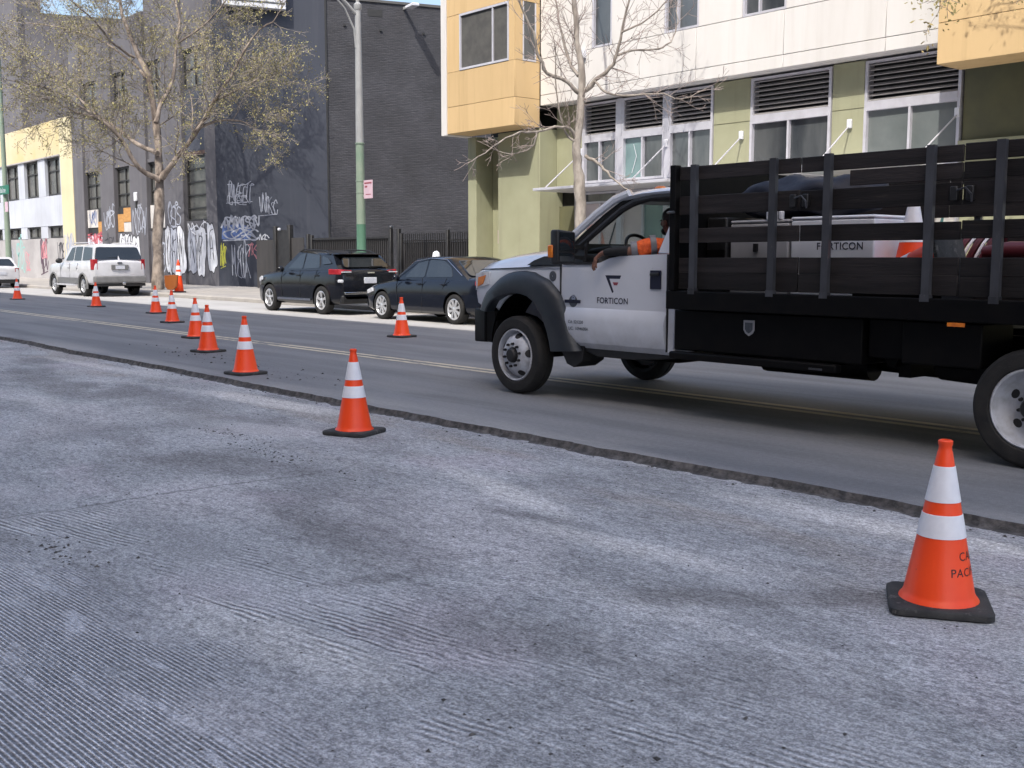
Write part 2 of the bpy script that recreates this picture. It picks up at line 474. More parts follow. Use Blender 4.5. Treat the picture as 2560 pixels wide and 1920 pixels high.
M['gf_white'] = pm('white_spray_paint', (0.70, 0.72, 0.78), (0.55, 0.57, 0.62), 2.2, 0.7, world_co=True, lo=.4, hi=.7)
M['gf_pale'] = pm('pale_blue_spray_paint', (0.45, 0.48, 0.56), (0.34, 0.36, 0.43), 1.8, 0.7, world_co=True)
M['gf_black'] = pm('black_spray_paint', (0.02, 0.02, 0.03), (0.04, 0.04, 0.05), 3, 0.7, world_co=True)
M['gf_blue'] = pm('blue_spray_paint', (0.06, 0.10, 0.26), (0.10, 0.16, 0.36), 2, 0.7, world_co=True)
M['gf_red'] = pm('red_spray_paint', (0.40, 0.06, 0.09), (0.5, 0.12, 0.15), 2, 0.7, world_co=True)
M['gf_pink'] = pm('pink_spray_paint', (0.62, 0.28, 0.30), (0.5, 0.2, 0.25), 2, 0.7, world_co=True)
M['gf_yellow'] = pm('yellow_spray_paint', (0.62, 0.62, 0.08), (0.5, 0.5, 0.1), 2, 0.7, world_co=True)
M['gf_teal'] = pm('teal_spray_paint', (0.20, 0.45, 0.42), (0.3, 0.5, 0.48), 2, 0.7, world_co=True)
M['gf_dark'] = pm('plum_spray_paint', (0.08, 0.04, 0.07), (0.1, 0.06, 0.09), 2, 0.7, world_co=True)

def brick_mat():
    m, nt, b = base_mat('painted_dark_brick')
    L = nt.links
    tc = nd(nt, 'ShaderNodeTexCoord')
    mp = nd(nt, 'ShaderNodeMapping')
    L.new(tc.outputs['UV'], mp.inputs[0])
    br = nd(nt, 'ShaderNodeTexBrick')
    br.inputs['Scale'].default_value = 1.0
    br.inputs['Brick Width'].default_value = 0.22
    br.inputs['Row Height'].default_value = 0.075
    br.inputs['Mortar Size'].default_value = 0.009
    br.inputs['Mortar Smooth'].default_value = 0.3
    br.inputs['Color1'].default_value = (0.064, 0.065, 0.076, 1)
    br.inputs['Color2'].default_value = (0.048, 0.049, 0.059, 1)
    br.inputs['Mortar'].default_value = (0.042, 0.043, 0.050, 1)
    nz0 = nd(nt, 'ShaderNodeTexNoise')
    nz0.inputs['Scale'].default_value = 1.3
    L.new(mp.outputs[0], nz0.inputs['Vector'])
    vm = nd(nt, 'ShaderNodeVectorMath', operation='MULTIPLY_ADD')
    vm.inputs[1].default_value = (0.05, 0.02, 0)
    L.new(nz0.outputs['Color'], vm.inputs[0])
    L.new(mp.outputs[0], vm.inputs[2])
    L.new(vm.outputs[0], br.inputs['Vector'])
    nz = nd(nt, 'ShaderNodeTexNoise')
    nz.inputs['Scale'].default_value = 0.6
    nz.inputs['Detail'].default_value = 8
    L.new(mp.outputs[0], nz.inputs['Vector'])
    mr = nd(nt, 'ShaderNodeMapRange')
    mr.inputs['From Min'].default_value = .3
    mr.inputs['From Max'].default_value = .7
    mr.inputs['To Min'].default_value = .78
    mr.inputs['To Max'].default_value = 1.2
    L.new(nz.outputs['Fac'], mr.inputs[0])
    mx = nd(nt, 'ShaderNodeMix', data_type='RGBA', blend_type='MULTIPLY')
    mx.inputs[0].default_value = 1
    L.new(br.outputs['Color'], mx.inputs[6])
    L.new(mr.outputs[0], mx.inputs[7])
    L.new(mx.outputs[2], b.inputs['Base Color'])
    n3 = nd(nt, 'ShaderNodeTexNoise')
    n3.inputs['Scale'].default_value = 9
    n3.inputs['Detail'].default_value = 5
    mp3 = nd(nt, 'ShaderNodeMapping')
    mp3.inputs['Scale'].default_value = (.35, 1.6, 1)
    L.new(mp.outputs[0], mp3.inputs[0])
    L.new(mp3.outputs[0], n3.inputs['Vector'])
    a1 = nd(nt, 'ShaderNodeMath', operation='MULTIPLY_ADD')
    a1.inputs[1].default_value = -0.9
    L.new(br.outputs['Fac'], a1.inputs[0])
    L.new(n3.outputs['Fac'], a1.inputs[2])
    bp = nd(nt, 'ShaderNodeBump')
    bp.inputs['Strength'].default_value = 0.9
    bp.inputs['Distance'].default_value = 0.025
    L.new(a1.outputs[0], bp.inputs['Height'])
    L.new(bp.outputs[0], b.inputs['Normal'])
    b.inputs['Roughness'].default_value = 0.75
    return m
M['brick'] = brick_mat()
# ------------------------------------------------------------------ road surfaces
class NT:
    """tiny node-graph helper"""
    def __init__(s, nt):
        s.nt = nt; s.L = nt.links
    def _in(s, sock, v):
        if isinstance(v, bpy.types.NodeSocket): s.L.new(v, sock)
        elif v is not None: sock.default_value = v
    def math(s, op, a, b=None, c=None, clamp=False):
        n = s.nt.nodes.new('ShaderNodeMath'); n.operation = op; n.use_clamp = clamp
        s._in(n.inputs[0], a); s._in(n.inputs[1], b); s._in(n.inputs[2], c)
        return n.outputs[0]
    def dot(s, v, d):
        n = s.nt.nodes.new('ShaderNodeVectorMath'); n.operation = 'DOT_PRODUCT'
        s._in(n.inputs[0], v); n.inputs[1].default_value = d
        return n.outputs['Value']
    def noise(s, v, scale, detail=4.0, rough=.55, stretch=None, rot=0.0, w=None):
        if stretch or rot:
            m = s.nt.nodes.new('ShaderNodeMapping')
            if rot: m.inputs['Rotation'].default_value = (0, 0, rot)
            if stretch: m.inputs['Scale'].default_value = stretch
            s.L.new(v, m.inputs[0]); v = m.outputs[0]
        n = s.nt.nodes.new('ShaderNodeTexNoise')
        n.inputs['Scale'].default_value = scale; n.inputs['Detail'].default_value = detail
        n.inputs['Roughness'].default_value = rough
        s.L.new(v, n.inputs['Vector'])
        return n.outputs['Fac']
    def vor(s, v, scale, feature='F1'):
        n = s.nt.nodes.new('ShaderNodeTexVoronoi'); n.feature = feature
        n.inputs['Scale'].default_value = scale
        s.L.new(v, n.inputs['Vector'])
        return n.outputs['Distance']
    def rng(s, x, a, b, lo=0.0, hi=1.0, smooth=True):
        n = s.nt.nodes.new('ShaderNodeMapRange'); n.interpolation_type = 'SMOOTHSTEP' if smooth else 'LINEAR'
        s._in(n.inputs[0], x); n.inputs[1].default_value = a; n.inputs[2].default_value = b
        n.inputs[3].default_value = lo; n.inputs[4].default_value = hi
        return n.outputs[0]
    def mix(s, f, a, b, mode='MIX'):
        n = s.nt.nodes.new('ShaderNodeMix'); n.data_type = 'RGBA'; n.blend_type = mode
        s._in(n.inputs[0], f)
        s._in(n.inputs[6], a if isinstance(a, bpy.types.NodeSocket) else (*a, 1))
        s._in(n.inputs[7], b if isinstance(b, bpy.types.NodeSocket) else (*b, 1))
        return n.outputs[2]

def milled_mat():
    m, nt, b = base_mat('milled_asphalt')
    g = NT(nt)
    P = nt.nodes.new('ShaderNodeNewGeometry').outputs['Position']
    X = g.dot(P, (1, 0, 0)); Y = g.dot(P, (0, 1, 0))
    big = g.noise(P, 0.5, 2); mid = g.noise(P, 1.7, 4, stretch=(.55, 1, 1), rot=.12)
    fine = g.noise(P, 85, 2, .8)
    fleck = g.noise(P, 30, 2, .7, stretch=(.55, 1.35, 1), rot=-.25)
    wob = g.noise(P, 5.0, 2)
    def grooves(ang, period, wobble, lo=.34, hi=.6):
        a_ = R(ang)
        v = g.dot(P, (-math.sin(a_), math.cos(a_), 0))
        ph = g.math('MULTIPLY', v, 2 * PI / period)
        ph = g.math('MULTIPLY_ADD', wob, wobble, ph)
        s_ = g.math('SINE', ph)
        br = g.noise(P, 12, 1, .6, stretch=(.28, 1.5, 1), rot=-a_)
        return g.math('MULTIPLY', s_, g.rng(br, lo, hi))
    A = grooves(3.7, 0.0185, 2.5, .22, .46)
    B = grooves(11.0, 0.036, 9.0, .30, .5)
    C = grooves(31.0, 0.030, 8.0, .42, .66)
    ns = g.math('MULTIPLY_ADD', big, 1.5, -0.75)
    ns2 = g.math('MULTIPLY_ADD', mid, 1.3, -0.65)
    vA = g.math('MULTIPLY_ADD', X, -0.085, g.math('ADD', g.math('ADD', Y, ns), ns2))
    east = g.rng(g.math('MULTIPLY_ADD', ns2, .3, X), -6.5, -6.35)          # this side of the transverse joint
    mA = g.math('MULTIPLY', g.rng(vA, 2.0, 1.75), g.rng(mid, .28, .40))
    mB = g.math('MULTIPLY', g.rng(vA, 2.10, 2.35), g.rng(vA, 3.10, 2.75))
    mB = g.math('MULTIPLY', g.math('MULTIPLY', mB, g.rng(mid, .42, .54)), east)
    mC = g.math('MULTIPLY', g.math('MULTIPLY', g.rng(vA, 2.9, 3.3), g.rng(big, .40, .55)), g.rng(X, -5.2, -4.0))
    smooth = g.rng(g.noise(P, .8, 3, .6, stretch=(.5, 1.2, 1), rot=.2), .56, .66)      # swept or tracked smooth
    rough_ = g.math('SUBTRACT', 1.0, g.math('MULTIPLY', g.math('MULTIPLY', smooth, .7), g.math('SUBTRACT', 1.0, mA)))
    h = g.math('MULTIPLY', A, g.math('MULTIPLY', mA, 1.25))
    h = g.math('MULTIPLY_ADD', B, g.math('MULTIPLY', mB, 1.2), h)
    h = g.math('MULTIPLY_ADD', C, g.math('MULTIPLY', mC, .5), h)
    keep = g.math('SUBTRACT', 1.0, g.math('MAXIMUM', g.math('MULTIPLY', mA, .8), g.math('MULTIPLY', mB, .7)), clamp=True)
    h = g.math('MULTIPLY_ADD', g.math('MULTIPLY_ADD', fleck, 3.4, -1.7), keep, h)
    h = g.math('MULTIPLY', h, rough_)
    h = g.math('MULTIPLY_ADD', g.math('MULTIPLY_ADD', fine, 2, -1), .75, h)
    # base colour: fresh cut grey with dust, paler where fines were swept, browner near the edge
    c = g.mix(g.rng(mid, .36, .66), (0.285, 0.29, 0.30), (0.40, 0.405, 0.42))
    c = g.mix(g.math('MULTIPLY', g.rng(big, .50, .66), .5), c, (0.47, 0.45, 0.46))
    strk = g.noise(P, .9, 4, .6, stretch=(.35, 1.3, 1), rot=.16)
    br_ = g.math('MULTIPLY', g.rng(Y, 3.7, 5.0), g.rng(strk, .50, .36))
    c = g.mix(g.math('MULTIPLY', br_, .75), c, (0.33, 0.305, 0.285))
    swm = g.math('MULTIPLY', g.rng(strk, .55, .70), g.rng(Y, 2.9, 4.0))
    c = g.mix(g.math('MULTIPLY', swm, .75), c, (0.62, 0.60, 0.585))
    dk = g.noise(P, .62, 3, .65, stretch=(.4, 1.3, 1), rot=.45)
    c = g.mix(g.math('MULTIPLY', g.rng(dk, .52, .68), .62), c, (0.175, 0.172, 0.18))
    c = g.mix(g.math('MULTIPLY', g.rng(g.noise(P, .7, 2, .5), .58, .70), .35), c, (0.44, 0.385, 0.42))
    # dust swept into pale drifts, and dark tyre sweeps and damp patches (centre, heading, half sizes, strength)
    def blot(cx, cy, ang, a_, b_, k, wn_):
        ca, sa = math.cos(R(ang)), math.sin(R(ang))
        u = g.math('SUBTRACT', g.dot(P, (ca / a_, sa / a_, 0)), (cx * ca + cy * sa) / a_)
        v = g.math('SUBTRACT', g.dot(P, (-sa / b_, ca / b_, 0)), (-cx * sa + cy * ca) / b_)
        e = g.math('ADD', g.math('MULTIPLY', u, u), g.math('MULTIPLY', v, v))
        return g.math('MULTIPLY', g.rng(g.math('ADD', e, wn_), 1.6, .15), k * .78)
    wn1 = g.math('MULTIPLY_ADD', strk, 3.4, -1.3)
    wn2 = g.math('MULTIPLY_ADD', mid, 3.4, -1.3)
    def many(items, wn_):
        acc = None
        for it in items:
            q_ = blot(*it, wn_)
            acc = q_ if acc is None else g.math('MAXIMUM', acc, q_)
        return acc
    pale = many([(-5.2, 4.36, -14, 1.1, .16, .85), (-3.9, 3.95, 5, .9, .16, .6), (-10.2, 5.25, 6, 1.6, .22, .8), (-3.3, 5.35, 2, 1.3, .20, .9), (-14.5, 5.3, 3, 2.2, .16, .6), (-3.6, 1.95, 10, .9, .22, .5)], wn1)
    c = g.mix(pale, c, (0.66, 0.64, 0.62))
    dark = many([(-4.75, 4.02, 8, .55, .10, .7), (-2.75, 3.85, 48, .75, .16, .75), (-4.15, 2.55, 75, .75, .10, .6), (-5.0, 2.95, -8, 1.1, .16, .55), (-7.5, 3.3, 20, 1.4, .30, .6), (-9.0, 4.6, 12, 1.5, .25, .6), (-12.5, 4.2, 5, 2.6, .5, .55), (-3.2, 2.6, 30, .8, .25, .45), (-6.2, 1.55, 10, .5, .12, .6), (-2.2, 3.1, 40, .5, .3, .4)], wn2)
    c = g.mix(dark, c, (0.155, 0.15, 0.15))
    c = g.mix(1.0, c, (1.0, 1.005, 0.995), 'MULTIPLY')
    # joints between passes of the milling drum
    jx = g.math('ABSOLUTE', g.math('ADD', g.math('MULTIPLY_ADD', wob, .16, X), g.math('MULTIPLY_ADD', big, .5, 6.12)))
    j1 = g.math('MULTIPLY', g.math('MULTIPLY', g.rng(jx, .022, .006), g.rng(Y, 4.2, 3.6)), g.rng(Y, 1.5, 1.9))
    jy = g.math('ABSOLUTE', g.math('SUBTRACT', g.math('MULTIPLY_ADD', wob, .22, Y), g.math('MULTIPLY_ADD', X, .055, 3.12)))
    j2 = g.math('MULTIPLY', g.math('MULTIPLY', g.rng(jy, .026, .006), g.rng(X, -6.5, -6.2)), g.rng(X, -3.2, -4.3))
    c = g.mix(g.math('MULTIPLY', g.math('MAXIMUM', j1, g.math('MULTIPLY', j2, .45)), .55), c, (0.10, 0.098, 0.10))
    # dusty ridges; groove light and shade also painted in, pale tops and dark valleys
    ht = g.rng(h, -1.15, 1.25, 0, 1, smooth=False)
    c = g.mix(g.math('MULTIPLY', mA, .55), c, (0.50, 0.51, 0.545))  # groove zone brightened in colour to stand for lit ridges
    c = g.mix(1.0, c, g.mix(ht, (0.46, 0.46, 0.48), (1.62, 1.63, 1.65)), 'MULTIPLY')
    sp = g.rng(fine, .36, .68)
    c = g.mix(1.0, c, g.mix(sp, (0.74, .74, .74), (1.30, 1.30, 1.30)), 'MULTIPLY')
    nt.links.new(c, b.inputs['Base Color'])
    b.inputs['Roughness'].default_value = 0.9
    b.inputs['Specular IOR Level'].default_value = 0.3
    bp = nt.nodes.new('ShaderNodeBump')
    bp.inputs['Strength'].default_value = 1.0
    bp.inputs['Distance'].default_value = 0.005
    nt.links.new(h, bp.inputs['Height'])
    nt.links.new(bp.outputs[0], b.inputs['Normal'])
    return m

def road_mat():
    m, nt, b = base_mat('old_asphalt')
    g = NT(nt)
    P = nt.nodes.new('ShaderNodeNewGeometry').outputs['Position']
    Y = g.dot(P, (0, 1, 0))
    st = g.noise(P, 1.6, 6, .6, stretch=(.10, 1.2, 1)); big = g.noise(P, .4, 4, .6, stretch=(.4, 1, 1)); fine = g.noise(P, 140, 2, .7)
    sp = g.noise(P, 24, 4, .7)
    c = g.mix(g.rng(st, .35, .68), (0.143, 0.149, 0.163), (0.20, 0.206, 0.220))
    c = g.mix(g.math('MULTIPLY', g.rng(big, .48, .66), .6), c, (0.245, 0.245, 0.247))
    c = g.mix(g.math('MULTIPLY', g.rng(g.noise(P, .9, 4, .6, stretch=(.16, 1.4, 1), rot=.03), .58, .70), .55), c, (0.125, 0.125, 0.13))
    # wind-blown fines on the old surface next to the cut
    du = g.math('MULTIPLY', g.rng(Y, 6.35, 5.75), g.rng(g.noise(P, 1.2, 4, .6, stretch=(.3, 1, 1)), .35, .62))
    c = g.mix(g.math('MULTIPLY', du, .6), c, (0.36, 0.35, 0.34))
    tar = g.vor(g_warp(g, nt, P), .42, 'DISTANCE_TO_EDGE')
    c = g.mix(g.math('MULTIPLY', g.rng(tar, .004, .001), g.rng(g.noise(P, .3, 2), .70, .75)), c, (0.045, 0.045, 0.048))
    c = g.mix(1.0, c, g.mix(g.rng(fine, .35, .7), (0.84, .84, .84), (1.18, 1.18, 1.18)), 'MULTIPLY')
    c = g.mix(1.0, c, g.mix(g.rng(sp, .3, .7), (0.9, .9, .9), (1.1, 1.1, 1.1)), 'MULTIPLY')
    nt.links.new(c, b.inputs['Base Color'])
    b.inputs['Roughness'].default_value = 0.82
    b.inputs['Specular IOR Level'].default_value = 0.4
    bp = nt.nodes.new('ShaderNodeBump')
    bp.inputs['Strength'].default_value = .5
    bp.inputs['Distance'].default_value = 0.004
    nt.links.new(g.math('ADD', fine, sp), bp.inputs['Height'])
    nt.links.new(bp.outputs[0], b.inputs['Normal'])
    return m

def g_warp(g, nt, P):
    n = nt.nodes.new('ShaderNodeTexNoise'); n.inputs['Scale'].default_value = 1.3; n.inputs['Detail'].default_value = 4
    nt.links.new(P, n.inputs['Vector'])
    v = nt.nodes.new('ShaderNodeVectorMath'); v.operation = 'MULTIPLY_ADD'
    v.inputs[1].default_value = (.7, .7, 0)
    nt.links.new(n.outputs['Color'], v.inputs[0]); nt.links.new(P, v.inputs[2])
    return v.outputs[0]

def line_mat():
    m, nt, b = base_mat('worn_yellow_line')
    g = NT(nt)
    P = nt.nodes.new('ShaderNodeNewGeometry').outputs['Position']
    n1 = g.noise(P, 9, 5, .7, stretch=(.4, 1, 1)); n2 = g.noise(P, .5, 3)
    f = g.math('MULTIPLY_ADD', n2, .5, n1)
    c = g.mix(g.rng(f, .72, .95), (0.58, 0.52, 0.40), (0.20, 0.195, 0.19))
    nt.links.new(c, b.inputs['Base Color'])
    b.inputs['Roughness'].default_value = .8
    return m

MILL_Z = -0.052
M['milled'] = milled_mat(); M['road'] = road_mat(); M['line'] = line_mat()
M['cut_edge'] = pm('cut_asphalt_edge', (0.045, 0.043, 0.043), (0.14, 0.13, 0.125), 14, 0.95, bump=.8, bscale=60, lo=.4, hi=.7)
M['far_ground'] = pm('far_ground', (0.16, 0.155, 0.15), (0.2, 0.19, 0.18), .02, 0.95)

g_ = MB().quad((-1500, -1500, -.35), (1500, -1500, -.35), (1500, 1500, -.35), (-1500, 1500, -.35)).build('ground', M['far_ground'])
tag(g_, kind='structure')

rs = np.random.RandomState(4)
xs = np.concatenate([np.arange(-160, -40, 1.0), np.arange(-40, 4, .06), np.arange(4, 60, 1.0)])
jit = np.zeros(len(xs))
for amp, wl_ in ((.030, 7.5), (.012, 1.9), (.006, .61), (.004, .23)):
    ph = rs.rand() * 6
    jit += amp * np.sin(xs * 2 * PI / wl_ + ph + 1.3 * np.sin(xs * 2 * PI / (wl_ * 2.7) + ph))
nz_ = rs.randn(len(xs)); jit += np.convolve(nz_, np.ones(3) / 3, 'same') * .009
ye = 5.74 + jit
foot = np.abs(rs.randn(len(xs))) * .018 + .018 + .02 * np.abs(np.sin(xs * .9))
mb = MB()
V = [(x, y, 0.0) for x, y in zip(xs, ye)] + [(x, 13.15, 0.0) for x in xs]
n_ = len(xs)
mb.add(V, [(i, i + 1, n_ + i + 1, n_ + i) for i in range(n_ - 1)])
road = mb.build('road', M['road'])
tag(road, kind='structure')
# broken face of the cut, a child of the road
mb = MB()
V = []
for i, (x, y) in enumerate(zip(xs, ye)):
    V += [(x, y, 0.0), (x, y - foot[i] * .35, -.022 - .01 * rs.rand()), (x, y - foot[i] * .8, MILL_Z + .008 * rs.rand()), (x, y - foot[i] - .05, MILL_Z - .004)]
mb.add(V, [(i * 4 + k, i * 4 + k + 1, i * 4 + 5 + k, i * 4 + 4 + k) for i in range(n_ - 1) for k in range(3)])
mb.build('cut_edge', M['cut_edge'], road)
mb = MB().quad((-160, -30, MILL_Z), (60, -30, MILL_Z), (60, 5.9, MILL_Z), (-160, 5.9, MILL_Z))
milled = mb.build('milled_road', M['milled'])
tag(milled, kind='structure')

for yy in (8.50, 8.70):
    mb = MB()
    xx = np.arange(-120, 30, 1.0)
    V = []
    for x in xx:
        o_ = .008 * math.sin(x * .7)
        V += [(x, yy + o_ - .05, .004), (x, yy + o_ + .05, .004)]
    mb.add(V, [(2 * i, 2 * i + 2, 2 * i + 3, 2 * i + 1) for i in range(len(xx) - 1)])
    ln = mb.build('lane_line', M['line'], road)

# concrete parking lane in separate panels with joints
pk = MB().quad((-160, 13.13, -.03), (60, 13.13, -.03), (60, 16.2, -.03), (-160, 16.2, -.03)).build('parking_lane', M['joint'])
tag(pk, kind='structure')
pan = MB().box(0, 3.98, 0, 2.98, -.02, 0).mesh('concrete_panel', M['parking_concrete'])
for i in range(28):
    inst(pan, 'concrete_panel', pk, (-92 + 4 * i, 13.16 , .006))
# pavement slabs behind the kerb
sw_ = MB().box(-160, 60, 16.42, 22.6, -.2, .125).build('pavement', M['joint'])
tag(sw_, kind='structure')
slab = MB().box(0, 1.49, 0, 1.49, .10, .15).mesh('paving_slab', M['concrete'])
for i in range(48):
    for j in range(4):
        inst(slab, 'paving_slab', sw_, (-76 + 1.5 * i, 16.425 + 1.5 * j, 0.001 * ((i * 7 + j * 3) % 4)))
kb = MB()
kb.prism([(16.16, -.1), (16.16, .11), (16.20, .15), (16.415, .152), (16.415, -.1)], 'x', -160, 60)
kerb = kb.build('kerb', M['concrete'])
tag(kerb, kind='structure')

# crumbs of broken asphalt
def crumbs():
    mb = MB()
    base = [(1, 0, 0), (-.6, .9, 0), (-.7, -.8, 0), (0, 0, 1.0), (0.1, .1, -.6)]
    F = [(0, 1, 3), (1, 2, 3), (2, 0, 3), (1, 0, 4), (2, 1, 4), (0, 2, 4)]
    def one(x, y, z, s):
        a = random.uniform(0, 6.28)
        ca, sa = math.cos(a), math.sin(a)
        sq = random.uniform(.5, 1)
        mb.add([(x + s * (p[0] * ca - p[1] * sa * sq), y + s * (p[0] * sa + p[1] * ca * sq), z + s * .55 * p[2] + s * .15) for p in base], F)
    for _ in range(420):
        x = random.uniform(-30, .5)
        i = min(range(0, n_, 1), key=lambda k: abs(xs[k] - x)) if False else int(np.searchsorted(xs, x))
        y = ye[min(i, n_ - 1)] - abs(random.gauss(0, .10)) - .02
        one(x, y, MILL_Z, .004 + .014 * random.random() ** 3)
    for _ in range(2200):
        y = random.uniform(.6, 5.5)
        x = random.uniform(-16, .2)
        one(x, y, MILL_Z, .0022 + .0085 * random.random() ** 4)
    for (cx, cy, n2, sx, sy) in ((-5.5, 1.72, 80, .22, .07), (-7.3, 3.85, 120, .45, .07), (-8.4, 4.05, 90, .35, .06), (-2.45, 1.95, 14, .15, .1), (-2.0, 2.8, 20, .4, .3)):
        for _ in range(n2):
            one(random.gauss(cx, sx), random.gauss(cy, sy), MILL_Z, .003 + .013 * random.random() ** 2.5)
    for _ in range(90):
        one(random.gauss(-14.5, 1.5), random.gauss(6.8, .2), 0, .006 + .022 * random.random() ** 3)
    for _ in range(40):
        one(random.gauss(-11.6, .6), random.gauss(6.45, .15), 0, .006 + .016 * random.random() ** 3)
    o = mb.build('asphalt_crumbs', M['cut_edge'])
    tag(o, 'dark crumbs of broken asphalt scattered over the milled road', 'rubble', kind='stuff')
crumbs()
# ------------------------------------------------------------------ apartment building, right
def panel(parent, name, x0, x1, y0, y1, z0, z1, mat, bevel=.006):
    return MB().box(x0, x1, y0, y1, z0, z1).build(name, mat, parent, bevel=bevel, seg=1)

def framed_window(parent, x0, x1, z0, z1, y, cols, mat_frame, mat_glass, fw=.06, depth=.10, name='window', rows=(), glasses=None):
    """frame proud of y toward -y, panes recessed; returns the frame (a part) with its panes as sub-parts"""
    mb = MB()
    mb.box(x0, x0 + fw, y - .02, y + depth, z0, z1)
    mb.box(x1 - fw, x1, y - .02, y + depth, z0, z1)
    mb.box(x0 + fw, x1 - fw, y - .02, y + depth, z1 - fw, z1)
    mb.box(x0 + fw, x1 - fw, y - .02, y + depth, z0, z0 + fw)
    xs_ = [x0 + fw] + list(cols) + [x1 - fw]
    for c in cols:
        mb.box(c - fw * .4, c + fw * .4, y - .015, y + depth - .01, z0 + fw, z1 - fw)
    zs = [z0 + fw] + list(rows) + [z1 - fw]
    for r_ in rows:
        mb.box(x0 + fw, x1 - fw, y - .010, y + depth - .02, r_ - fw * .35, r_ + fw * .35)
    fr = mb.build(name, mat_frame, parent)
    k = 0
    for i in range(len(xs_) - 1):
        for j in range(len(zs) - 1):
            mg = mat_glass if not glasses else glasses[k % len(glasses)]
            k += 1
            t = random.uniform(-.006, .006)
            q = MB()
            a, bb, c, d = xs_[i], xs_[i + 1], zs[j], zs[j + 1]
            yy = y + depth * .6
            q.add([(a, yy, c), (bb, yy + t, c), (bb, yy + t, d), (a, yy - t, d), (a, yy + .012, c), (bb, yy + .012 + t, c), (bb, yy + .012 + t, d), (a, yy + .012 - t, d)],
                  [(0, 1, 2, 3), (7, 6, 5, 4), (0, 4, 5, 1), (1, 5, 6, 2), (2, 6, 7, 3), (3, 7, 4, 0)])
            q.build('pane', mg, fr)
    return fr

apt = thing('apartment_building', (0, 0, 0), 0, 'white and olive apartment building with ochre bay boxes and louvered shop windows', 'building')
# core mass and backing
MB().box(-24.88, 6, 20.35, 34, .1, 5.38).build('ground_floor_wall', M['dark_void'], apt)
MB().box(-24.5, 6, 19.62, 34, 5.40, 12.5).build('upper_wall', M['joint'], apt)
# soffit of the overhang
panel(apt, 'soffit', -21.8, 6, 19.63, 20.34, 5.385, 5.40, M['white_wall'], 0)
# white cladding panels
cols = [-21.80, -19.02, -16.56, -14.20, -11.84, -9.48, -7.12, -4.76, -2.4, 0, 3, 6]
for i in range(len(cols) - 1):
    a, b_ = cols[i] + .006, cols[i + 1] - .006
    panel(apt, 'wall_panel', a, b_, 19.5, 19.615, 5.37, 5.624, M['white_wall'])
    panel(apt, 'wall_panel', a, b_, 19.5, 19.615, 5.636, 6.545, M['white_wall'])
    panel(apt, 'wall_panel', a, b_, 19.5, 19.615, 8.17, 12.5, M['white_wall'])
wins = [(-19.90, -19.22), (-17.52, -16.50), (-15.28, -14.16), (-12.6, -11.6), (-6.2, -5.1), (-3.8, -2.7), (1, 2.1)]
edges = [-21.79]
for a, b_ in wins:
    panel(apt, 'wall_panel', edges[-1], a - .004, 19.5, 19.615, 6.557, 8.158, M['white_wall'])
    cx = a + (.66 if b_ - a < .8 else .38) * (b_ - a)
    if b_ - a < .8:
        framed_window(apt, a, b_, 6.56, 8.16, 19.53, [], M['alu'], M['bldg_glass'], .05)
    else:
        framed_window(apt, a, b_, 6.56, 8.16, 19.53, [cx], M['alu'], M['bldg_glass'], .05)
    edges.append(b_ + .004)
panel(apt, 'wall_panel', edges[-1], 6, 19.5, 19.615, 6.557, 8.158, M['white_wall'])

